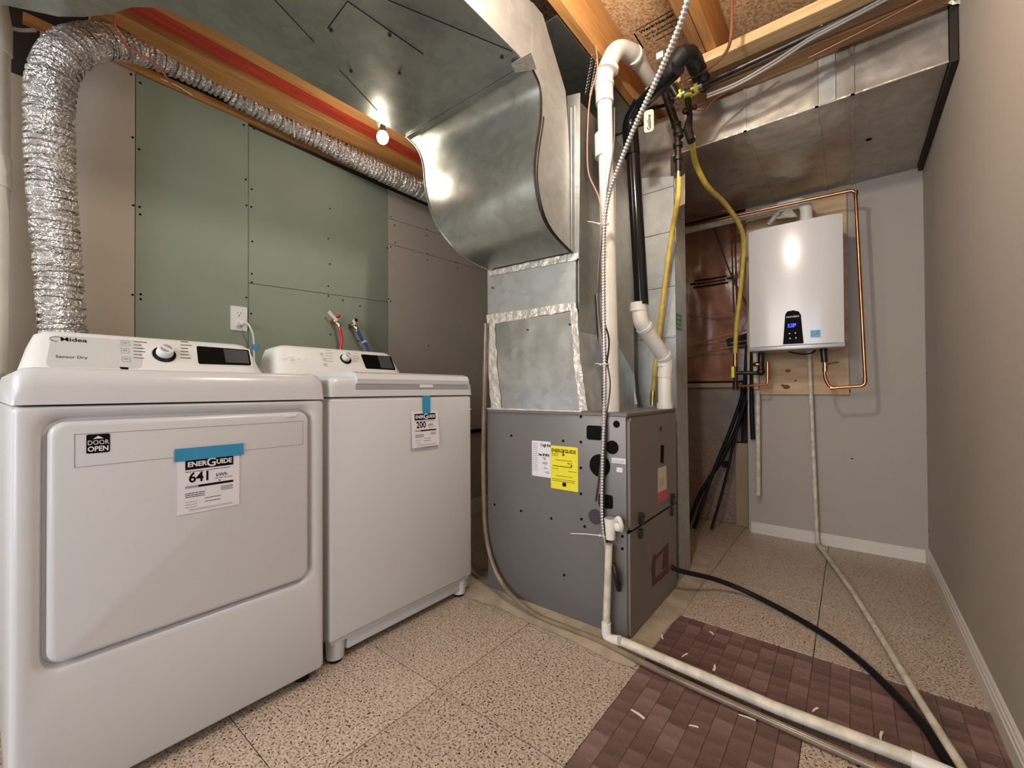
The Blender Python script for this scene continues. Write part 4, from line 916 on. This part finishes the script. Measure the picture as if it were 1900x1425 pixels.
# ================================================================== NICHE: barrier, boards, plank, strut
q = B()
rows = []
zt, zb = 1.85, 1.0
for i in range(9):
    z = zb+(2.13-zb)*i/8; rows.append([V((-1.35+.85*j/14, YB+.150+.012*math.sin(j*1.9+i*.6)+.006*math.sin(j*5+i), z)) for j in range(15)])
q.grid(rows); vb_ = q.done('vapour_barrier', M_poly); tag(vb_, 'reddish brown plastic-covered insulation left of the water heater', 'insulation')
fv = Fr(P(1318, 526, Y=YB+.135), (1, 0, 0), (0, 0, 1))
L_ = [(-.13+.01*k*0, .13, .03-.022*k, .008) for k in range(4)]; bars(fv, [(-.11, .11, .035, .010), (-.14, -.10, .015, .012), (-.09, .10, .012, .007), (.11, .14, .018, .010), (-.12, .12, -.012, .011)], M_ink, vb_, 'printed_stamp')
q = B(); q.box(-1.35, -.535, YB+.10, YB+.15, .955, .985); tag(q.done('sill_strip', M_tan, None, False), 'wooden strip below the brown insulation', 'board')
q = B(); q.box(-1.35, -.60, YB+.13, YB+.15, .58, .955); q.box(-1.35, -.6, YB+.125, YB+.13, .575, .59); tag(q.done('grey_board', M_board, None, False), 'grey board set low behind the black hoses', 'board')
q = B(); q.box(-1.35, -.625, YB+.11, YB+.13, .003, .575); tag(q.done('osb_board', M_osbd, None, False), 'mottled brown board standing on floor behind the hoses', 'board')
q = B(); q.box(-.625, -.55, YB+.075, YB+.10, .002, .57, .001, 1); tag(q.done('plank', M_tan, None, False), 'upright tan plank at the drywall edge', 'plank')

# ================================================================== WATER HEATER
bb = thing('backing_board', 'plywood board on the wall behind the water heater', 'board')
q = B(); q.box(-.525, -.005, YB-.020, YB-.001, .905, 2.12, .001, 1); q.done('plywood', M_ply, bb, False)
for u, v, r_ in ((1459, 718, .014), (1462, 688, .010), (1476, 706, .005), (1452, 715, .007)):
    p = P(u, v, Y=YB-.021); q = B(); q.prism([p+V((r_*1.4*math.cos(t), 0, r_*math.sin(t))) for t in [k*math.pi/7 for k in range(14)]], (0, -.0006, 0)); q.done('knot', M_knot, bb, False)
wh = thing('water_heater', 'white wall-hung water heater with a small blue display', 'water heater')
HX0, HX1, HY, HZ0, HZ1 = -.466, -.022, 2.85, 1.168, 1.873
q = B(); q.box(HX0, HX1, HY+.016, YB-.022, HZ0+.012, HZ1-.004, .02, 3); q.done('rear_case', M_heater, wh)
# front cover with slightly bowed face
rows = []
for i in range(13):
    t = i/12; x = HX0+(HX1-HX0)*t; e = abs(2*t-1); y = HY-.012*(1-e**2)+(.016*max(0, e-.8)/.2)**1
    rows.append([V((x, HY+.09, HZ0+.018)), V((x, y, HZ0+.018)), V((x, y-.001, (HZ0+HZ1)/2)), V((x, y, HZ1)), V((x, HY+.09, HZ1))])
q = B(); q.grid(rows); q.bm.verts.ensure_lookup_table(); q.bm.faces.new([q.bm.verts[i] for i in range(5)]); q.bm.faces.new([q.bm.verts[12*5+i] for i in range(5)][::-1]); q.done('front_cover', M_heater, wh, ang=40)
q = B(); q.box(HX0-.002, HX1+.004, HY-.008, HY+.20, HZ0-.006, HZ0+.016, .003, 2); q.done('bottom_rail', M_heats, wh)
fh = Fr((0, HY-.014, 0), (1, 0, 0), (0, 0, 1))
def hp(u, v): return fh.at(*fh.inv(P(u, v, Y=HY-.012)))
cpn = B(); cpn.prism([hp(1453, 639), hp(1491, 637), hp(1486, 584), hp(1482, 578), hp(1472, 576), hp(1461, 578), hp(1457, 584)], (0, -.003, 0)); cpn = cpn.done('control_panel', M_knock, wh, False)
u, v = fh.inv(P(1459, 589, Y=HY-.014)); text('NAVIEN', fh, u, v-.004, .0135, M_paper, cpn, .0034, .0003, name='logo_lettering', sx=1.25)
u, v = fh.inv(P(1462, 604, Y=HY-.014))
for k, (dx, s_, z_) in enumerate(((0, 'S', .014), (.011, '120', .012), (.002, 'SET', -.004))): 
    if k < 2: text(s_, fh, u+dx, v-.004, .018, M_led, cpn, .0034, .0005, name='display_digits')
q = B(); fh.rect(q, u, u+.030, v-.011, v-.008, .0004, .0034); q.done('display_digits', M_led, cpn, False)
for (x, y) in ((1465, 619), (1476, 618), (1466, 628), (1477, 627)):
    uu, vv = fh.inv(P(x, y, Y=HY-.014)); q = B(); fh.disc(q, uu, vv, .004, .0004, .0032, 10); q.done('button', M_glass2, cpn)
a0, b0 = fh.inv(P(1504, 626, Y=HY-.012)); a1, b1 = fh.inv(P(1522, 612, Y=HY-.012))
q = B(); fh.rect(q, a0, a1, b0, b1, .0006, .0); st = q.done('blue_sticker', M_sblue, wh, False)
q = B(); q.tube([fh.at(a0+.006+.018*t, b0+.018+.012*math.sin(t*3.1), .001) for t in [k/8 for k in range(9)]], .0015, 5); q.done('sticker_arc', M_paper, st)
text('energy STAR', fh, a0+.002, b0+.003, .008, M_paper, st, .0008)
# top vent of heater
hv = thing('heater_vent_pipe', 'white vent pipe running from the heater top along the wall', 'pipe')
vp = V((-.09, 3.02, HZ1-.01)); zc = 2.03
vx = P(1496, 395, Y=3.02)
q = B(); q.tube(rounded([V((vx.x, 3.02, HZ1-.01)), V((vx.x, 3.02, 2.04)), V((vx.x-.14, 3.02, 2.035))], .06, 8), .031, 24); q.done('elbow', M_pvc, hv)
q = B(); q.tube([V((vx.x-.1, 3.02, 2.035)), V((-1.3, 3.02, 2.03))], .027, 24); q.done('pipe', M_pvcd, hv)
q = B(); q.cyl(V((vx.x, 3.02, HZ1+.05)), V((vx.x, 3.02, HZ1+.064)), .035, n=24); q.done('socket_rim', M_pvc, hv)
q = B(); q.tube([P(1425, 418, Y=3.0), P(1446, 392, Y=3.02), P(1462, 380, Y=3.05)], .016, 12); q.prism([P(1440, 406, Y=3.0), P(1465, 384, Y=3.02), P(1480, 402, Y=3.0)], (0, .004, 0)); q.done('foil_bracket', M_foil, hv)
# copper loop
def cop(pts, r, lab, parent=None, rr_=.03):
    q = B(); q.tube(rounded(pts, rr_, 6), r, 14)
    return tag(q.done('copper_pipe', M_copper, parent), lab, 'pipe') if parent is None else q.done('copper_pipe', M_copper, parent)
cl = thing('copper_loop', 'copper pipe looping round the right of the water heater', 'pipe')
yc = 2.94
q = B(); q.tube(rounded([V((-1.2, yc, P(1272, 418, Y=yc).z)), P(1587, 352, Y=yc), P(1606, 716, Y=yc), P(1540, 720, Y=yc), P(1530, 700, Y=yc), P(1530, 668, Y=yc)], .028, 8), .0085, 14); q.done('pipe', M_copper, cl)
for (u, v) in ((1588, 358), (1605, 705), (1545, 720)):
    c = P(u, v, Y=yc); q = B(); d = V((0, 0, .012)) if v != 720 else V((.012, 0, 0)); q.cyl(c-d, c+d, .0105, n=12); q.done('fitting', M_copper, cl)
wire([P(1262, 410, Y=3.0), P(1300, 400, Y=3.0), P(1342, 391, Y=3.0), P(1350, 396, Y=3.02)], .007, M_copper, 'short copper pipe above the heater vent pipe', 'copper_pipe', 'pipe')
vf = thing('isolation_valve', 'dark brass valve under the right of the water heater', 'valve')
q = B(); q.cyl(P(1528, 650, Y=yc), P(1530, 672, Y=yc), .016, n=12); q.cyl(P(1528, 650, Y=yc), V((P(1528, 650, Y=yc).x, yc, HZ0+.02)), .02, n=12); q.done('valve_body', M_iron, vf)
q = B(); q.cyl(P(1531, 674, Y=yc), P(1531, 690, Y=yc), .013, n=12); q.cyl(P(1531, 676, Y=yc), P(1556, 672, Y=yc-.02), .007, .004, 8); q.done('brass_nut', M_brass, vf)
vf2 = thing('isolation_valve', 'dark valve and tee under the left of the water heater', 'valve')
q = B(); q.tube([P(1412, 650, Y=3.0), P(1412, 692, Y=3.0)], .017, 12); q.tube([P(1412, 692, Y=3.0), P(1362, 692, Y=3.0)], .012, 12); q.tube([P(1365, 680, Y=3.0), P(1365, 722, Y=3.0)], .012, 12); q.ball(P(1412, 690, Y=3.0), .024); q.cyl(P(1365, 708, Y=3.0), P(1365, 724, Y=3.0), .017, n=12); q.cyl(P(1412, 650, Y=3.0), V((P(1412, 650, Y=3.).x, 3.0, HZ0+.02)), .019, n=10)
q.done('valve_body', M_iron, vf2)
q = B(); q.tube(rounded([P(1424, 672, Y=3.03), P(1424, 713, Y=3.03), P(1372, 717, Y=3.03)], .015), .008, 10); q.done('copper_stub', M_copper, vf2)
q = B(); q.ball(P(1404, 676, Y=2.98), .02, (1.2, .5, .7)); q.done('red_handle', M_copper, vf2)
q = B(); q.tube(spline([P(1452, 648, Y=3.0), P(1470, 654, Y=2.98), P(1488, 657, Y=2.98), P(1506, 655, Y=2.98), P(1517, 646, Y=3.0), V((P(1517, 646, Y=3.0).x, 3.0, HZ0+.01))], 6), .004, 8); tag(q.done('power_cable', M_blackm), 'black cable sagging below the water heater', 'cable')
# heater drain down to the floor then across the floor
hd = thing('heater_drain_pipe', 'thin white pipe from the heater down and across the floor', 'pipe')
yd = 3.14
tp = P(1501, 655, Y=yd); bt = P(1516, 1000, Y=yd-.01)
q = B(); q.tube([V((tp.x, yd, HZ0+.02)), V((bt.x, yd-.005, .03))], .011, 14); q.done('vertical_pipe', M_pvcd, hd)
q = B(); q.cyl(V((tp.x, yd, HZ0-.03)), V((tp.x, yd, HZ0+.02)), .016, n=14); q.done('adapter', M_pvc, hd)
q = B(); q.tube(rounded([V((bt.x, yd-.005, .05)), V((bt.x, yd-.006, .014)), V((bt.x+.03, yd-.10, .014))], .02), .0135, 14); q.done('elbow', M_pvcd, hd)
q = B(); q.tube([V((bt.x+.015, yd-.05, .013)), P(1580, 1095, Z=.013), P(1640, 1190, Z=.026), P(1700, 1290, Z=.036), P(1795, 1440, Z=.036)], .0105, 14); q.done('floor_pipe', M_pvcd, hd)
q = B(); q.tube([P(1406, 725, Y=3.13), P(1407, 919, Y=3.13)], .0135, 14); q.tube([P(1402, 655, Y=3.13), P(1403, 722, Y=3.13)], .016, 14); tag(q.done('relief_pipe', M_pvcd), 'short white pipe ending above the baseboard', 'pipe')
# ================================================================== BLACK TUBES BUNDLE
G = 'black tubes leaning in the niche'
def htube(pts, r, lab):
    q = B(); q.tube(spline(pts, 6), r, 12); return tag(q.done('black_tube', M_blackm), lab, 'tube', G)
htube([P(1392, 600, Y=3.2), P(1384, 700, Y=3.22), P(1372, 780, Y=3.22), P(1340, 850, Y=3.20), P(1300, 915, Y=3.12), P(1276, 975, Z=.012)], .013, 'black tube leaning farthest left in the niche')
htube([P(1386, 640, Y=3.2), P(1380, 720, Y=3.2), P(1358, 790, Y=3.2), P(1322, 880, Y=3.15), P(1288, 980, Z=.012)], .012, 'black tube leaning second in the niche, joined at top')
htube([P(1390, 690, Y=3.2), P(1384, 740, Y=3.2), P(1366, 800, Y=3.18), P(1352, 865, Y=3.16), P(1338, 920, Y=3.14), P(1320, 982, Z=.012)], .009, 'thin black tube with a knot in the niche')
htube([P(1397, 600, Y=3.17), P(1395, 700, Y=3.17), P(1395, 760, Y=3.17), P(1397, 815, Y=3.17)], .014, 'black tube hanging straight at the drywall edge')
q = B()
for k in range(3): q.tube([P(1347, 862, Y=3.15)+V((.02*math.cos(t+k), .02*math.sin(t*1.3+k), .018*math.sin(t))) for t in [j*math.pi/6 for j in range(13)]], .005, 8, cap=False)
tag(q.done('hose_clamp', M_blackm), 'black coiled knot on the thin tube in the niche', 'clamp')
for k, (a, c) in enumerate((((1274, 646), (1388, 612)), ((1300, 637), (1388, 632)), ((1276, 662), (1388, 640)))):
    p1 = P(*a, Y=3.31); p2 = P(*c, Y=3.24); mid = p1.lerp(p2, .5)+V((0, 0, (.012, -.012, .012)[k]))
    wire([p1, mid, p2], .005, M_wirep, ('top tan cable crossing the brown insulation', 'middle tan cable crossing the brown insulation', 'lowest tan cable crossing the brown insulation')[k], 'cable', 'cable', 'tan cables across the insulation')
wire([P(1272, 583, Y=3.32), P(1315, 589, Y=3.31), P(1370, 583, Y=3.28)], .003, M_wirep, 'single thin cable sagging higher on the insulation', 'cable', 'cable')
for k, dx in enumerate((0, 6)):
    wire([P(1355+dx, 400, Y=3.29), P(1358+dx, 480, Y=3.29), P(1361+dx, 580, Y=3.27)], .004, M_copper, ('left thin copper tube on the insulation', 'right thin copper tube on the insulation, beside yellow hose')[k], 'copper_tube', 'tube')
wire([P(1324, 420, Y=3.29), P(1345, 480, Y=3.29), P(1362, 520, Y=3.27), P(1386, 565, Y=3.25)], .004, M_wired, 'dark cable slanting across the brown insulation', 'cable', 'cable')
q = B(); q.prism([P(1347, 630, Y=3.27), P(1388, 618, Y=3.27), P(1388, 640, Y=3.27), P(1352, 645, Y=3.27)], (0, -.01, 0)); tag(q.done('black_bracket', M_blackm, None, False), 'black bracket behind the yellow hose end', 'bracket')
# ================================================================== GAS PIPES
gp = thing('gas_pipe', 'black iron gas pipe with yellow tags below the joists', 'pipe')
yg = 1.95
g0, g1 = P(1240, 187, Y=yg), P(1645, -2, Y=yg)
q = B(); q.tube([g0, P(1303, 158, Y=yg), P(1429, 100, Y=yg), g1], .0125, 16); q.done('main_pipe', M_iron, gp)
for (u, v, u2, v2) in ((1252, 181, 1272, 172), (1283, 167, 1304, 158)):
    q = B(); q.tube([P(u, v, Y=yg), P(u2, v2, Y=yg)], .018, 16); q.done('coupling', mat('steel_fitting', (.35, .33, .30), .28, .9), gp)
for (u, v) in ((1261, 173), (1292, 161)):
    a = P(u-3, v+4, Y=yg); c = P(u+4, v+1, Y=yg); q = B(); q.tube([a, c], .0205, 16); q.done('yellow_tag', M_yeltag, gp)
q = B(); q.tube([P(1256, 178, Y=1.94), P(1240, 150, Y=1.92)], .016, 14); q.tube([P(1233, 170, Y=1.94), P(1262, 255, Y=1.94)], .017, 14); q.tube([P(1257, 245, Y=1.94), P(1259, 318, Y=1.94)], .014, 14); q.done('drop_pipe', M_iron, gp)
for v in (232, 246, 270, 295):
    c = P(1255 if v < 240 else 1258, v, Y=1.94); q = B(); q.cyl(c-V((0, 0, .008)), c+V((0, 0, .008)), .021, n=14); q.done('collar', M_iron, gp)
q = B(); q.tube([P(1276, 180, Y=1.96), P(1280, 216, Y=1.96), P(1276, 240, Y=1.95), P(1283, 262, Y=1.94)], [.014, .012, .02, .017], 14); q.ball(P(1272, 206, Y=1.94), .014); q.ball(P(1289, 199, Y=1.94), .011); q.done('branch_valve', M_iron, gp)
q = B(); c = P(1277, 178, Y=1.95); q.cyl(c-V((0, 0, .006)), c+V((0, 0, .006)), .018, n=14); q.done('yellow_tag', M_yeltag, gp)
q = B(); q.cyl(P(1259, 318, Y=1.94), P(1259, 332, Y=1.94), .010, n=10); q.done('brass_nut', M_brass, gp)
q = B(); q.tube([P(1240, 160, Y=1.93), P(1256, 150, Y=1.93)], .012, 12); q.done('brass_fitting', M_brass, gp)
yh1 = thing('yellow_gas_hose', 'yellow gas hose hanging beside the white offset pipe', 'hose')
q = B(); q.tube(spline([P(1260, 330, Y=1.94), P(1258, 370, Y=1.94), P(1247, 430, Y=2.03), P(1236, 510, Y=2.06), P(1225, 600, Y=2.075), P(1216, 680, Y=2.08), P(1212, 730, Y=2.08)], 8), .0115, 14); q.done('hose', M_yel, yh1)
q = B(); q.cyl(P(1212, 726, Y=2.08), P(1211, 752, Y=2.08), .013, n=12); q.done('brass_end', M_brass, yh1)
yh2 = thing('yellow_gas_hose', 'yellow gas hose curving toward the water heater', 'hose')
q = B(); q.tube(spline([P(1284, 255, Y=1.94), P(1290, 300, Y=2.1), P(1312, 345, Y=2.25), P(1345, 378, Y=2.5), P(1373, 420, Y=2.72), P(1380, 460, Y=2.85), P(1374, 540, Y=2.93), P(1367, 600, Y=2.97), P(1364, 655, Y=3.0)], 8), .013, 14); q.done('hose', M_yel, yh2)
q = B(); q.tube([P(1364, 655, Y=3.0), P(1364, 680, Y=3.0)], .011, 12); q.done('brass_end', M_brass, yh2)
q = B(); c = P(1360, 692, Y=2.97); q.box(c.x-.010, c.x+.008, c.y, c.y+.006, c.z-.03, c.z+.04, .002, 1); q.done('yellow_handle', M_yels, yh2)
q = B(); q.prism([P(1262, 330, Y=2.06), P(1271, 322, Y=2.06), P(1271, 378, Y=2.06), P(1257, 384, Y=2.06)], (0, .0008, 0)); tag(q.done('paper_tag', M_paper2, None, False), 'cream paper tag behind the top of the yellow hose', 'tag')
tg = thing('card_tag', 'handwritten card tag hanging on the black slanted pipe', 'tag')
ft = Fr(P(1204, 225, Y=1.78), (1, .2, 0), (0, 0, 1))
q = B(); ft.rrect(q, -.020, .020, -.046, .048, .012, .0008); q.done('card', M_tag, tg, False)
ft2 = Fr(ft.at(0, 0, .001), ft.v*1, -ft.u*1)
text('Gasline', ft2, -.038, -.008, .022, M_ink, tg, .0003, .0005, name='handwriting', sx=1.0)
# grey cables with clips
for k in range(2):
    wire([P(1312, 176+k*5, Y=1.94), P(1370, 152+k*5, Y=1.94), P(1440, 111+k*6, Y=1.94), P(1500, 72+k*5, Y=1.94), P(1560, 40+k*5, Y=1.94), P(1660, -14+k*6, Y=1.94)], .0048, mat('grey_cable', (.17, .165, .155), .35), ('upper grey cable below the gas pipe', 'lower grey cable below the gas pipe')[k], 'cable', 'cable', 'grey cables below the joists')
wire([P(1250, 190, Y=2.1), P(1215, 200, Y=2.1), P(1150, 212, Y=2.1)], .008, M_blackm, 'black cable running behind the slanted pipe', 'cable', 'cable')
q = B(); q.tube([P(1519, 22, Y=1.94), P(1524, 45, Y=1.995), P(1526, 64, Y=1.94)], .003, 6); tag(q.done('zip_tie', M_pvcd), 'white zip tie holding the grey cables near the right', 'zip tie', 'white zip ties')
q = B(); q.tube([P(1500, 108, Y=2.05), P(1600, 58, Y=2.05), P(1720, -5, Y=2.05)], .006, 8); tag(q.done('copper_tube', M_btube), 'dim copper tube lying on the ceiling duct', 'tube')
# crumpled foil, upper right
q = B(); rows = []
for i in range(4): rows.append([P(1735+j*10, -12+i*7, Y=2.17)+V((random.uniform(-.01, .01), random.uniform(-.01, .01), 0)) for j in range(6)])
q.grid(rows); tag(q.done('foil_scrap', M_foil), 'crumpled foil at the top right by the wall', 'foil')
# ================================================================== SHAVINGS ON FLOOR
shv = [((1171, 1317), (1196, 1334), .0035, 'longest white plastic shaving lying on the maroon tile'), ((1317, 1172), (1324, 1178), .003, 'small curled shaving below the furnace front corner'), ((1326, 1234), (1324, 1245), .004, 'short thick shaving just above the white floor pipe'),
       ((1265, 1220), (1276, 1213), .0025, 'pale shaving near the furnace corner above the pipe'), ((1230, 1186), (1228, 1178), .003, 'tiny shaving at the edge of the furnace cement'), ((1370, 1326), (1402, 1337), .002, 'thin long shaving below the white floor pipe'),
       ((1508, 1321), (1518, 1314), .003, 'pale shaving above the right part of the floor pipe'), ((1634, 1374), (1637, 1358), .003, 'upright shaving between floor pipe and black hose'), ((1278, 1346), (1296, 1350), .002, 'faint thin shaving in the middle of the maroon tiles')]
for a, c, r_, lab in shv:
    p1, p2 = P(*a, Z=.001), P(*c, Z=.001); d = (p2-p1).normalized(); sd_ = V((-d.y, d.x, 0))*r_
    q = B(); m_ = p1.lerp(p2, .5)+sd_*.6; q.prism([p1-sd_*.6, m_-sd_, p2-sd_, p2+sd_, m_+sd_, p1+sd_*.6], (0, 0, .002)); tag(q.done('plastic_shaving', M_shave, None, False), lab, 'shaving', 'white shavings on the floor')
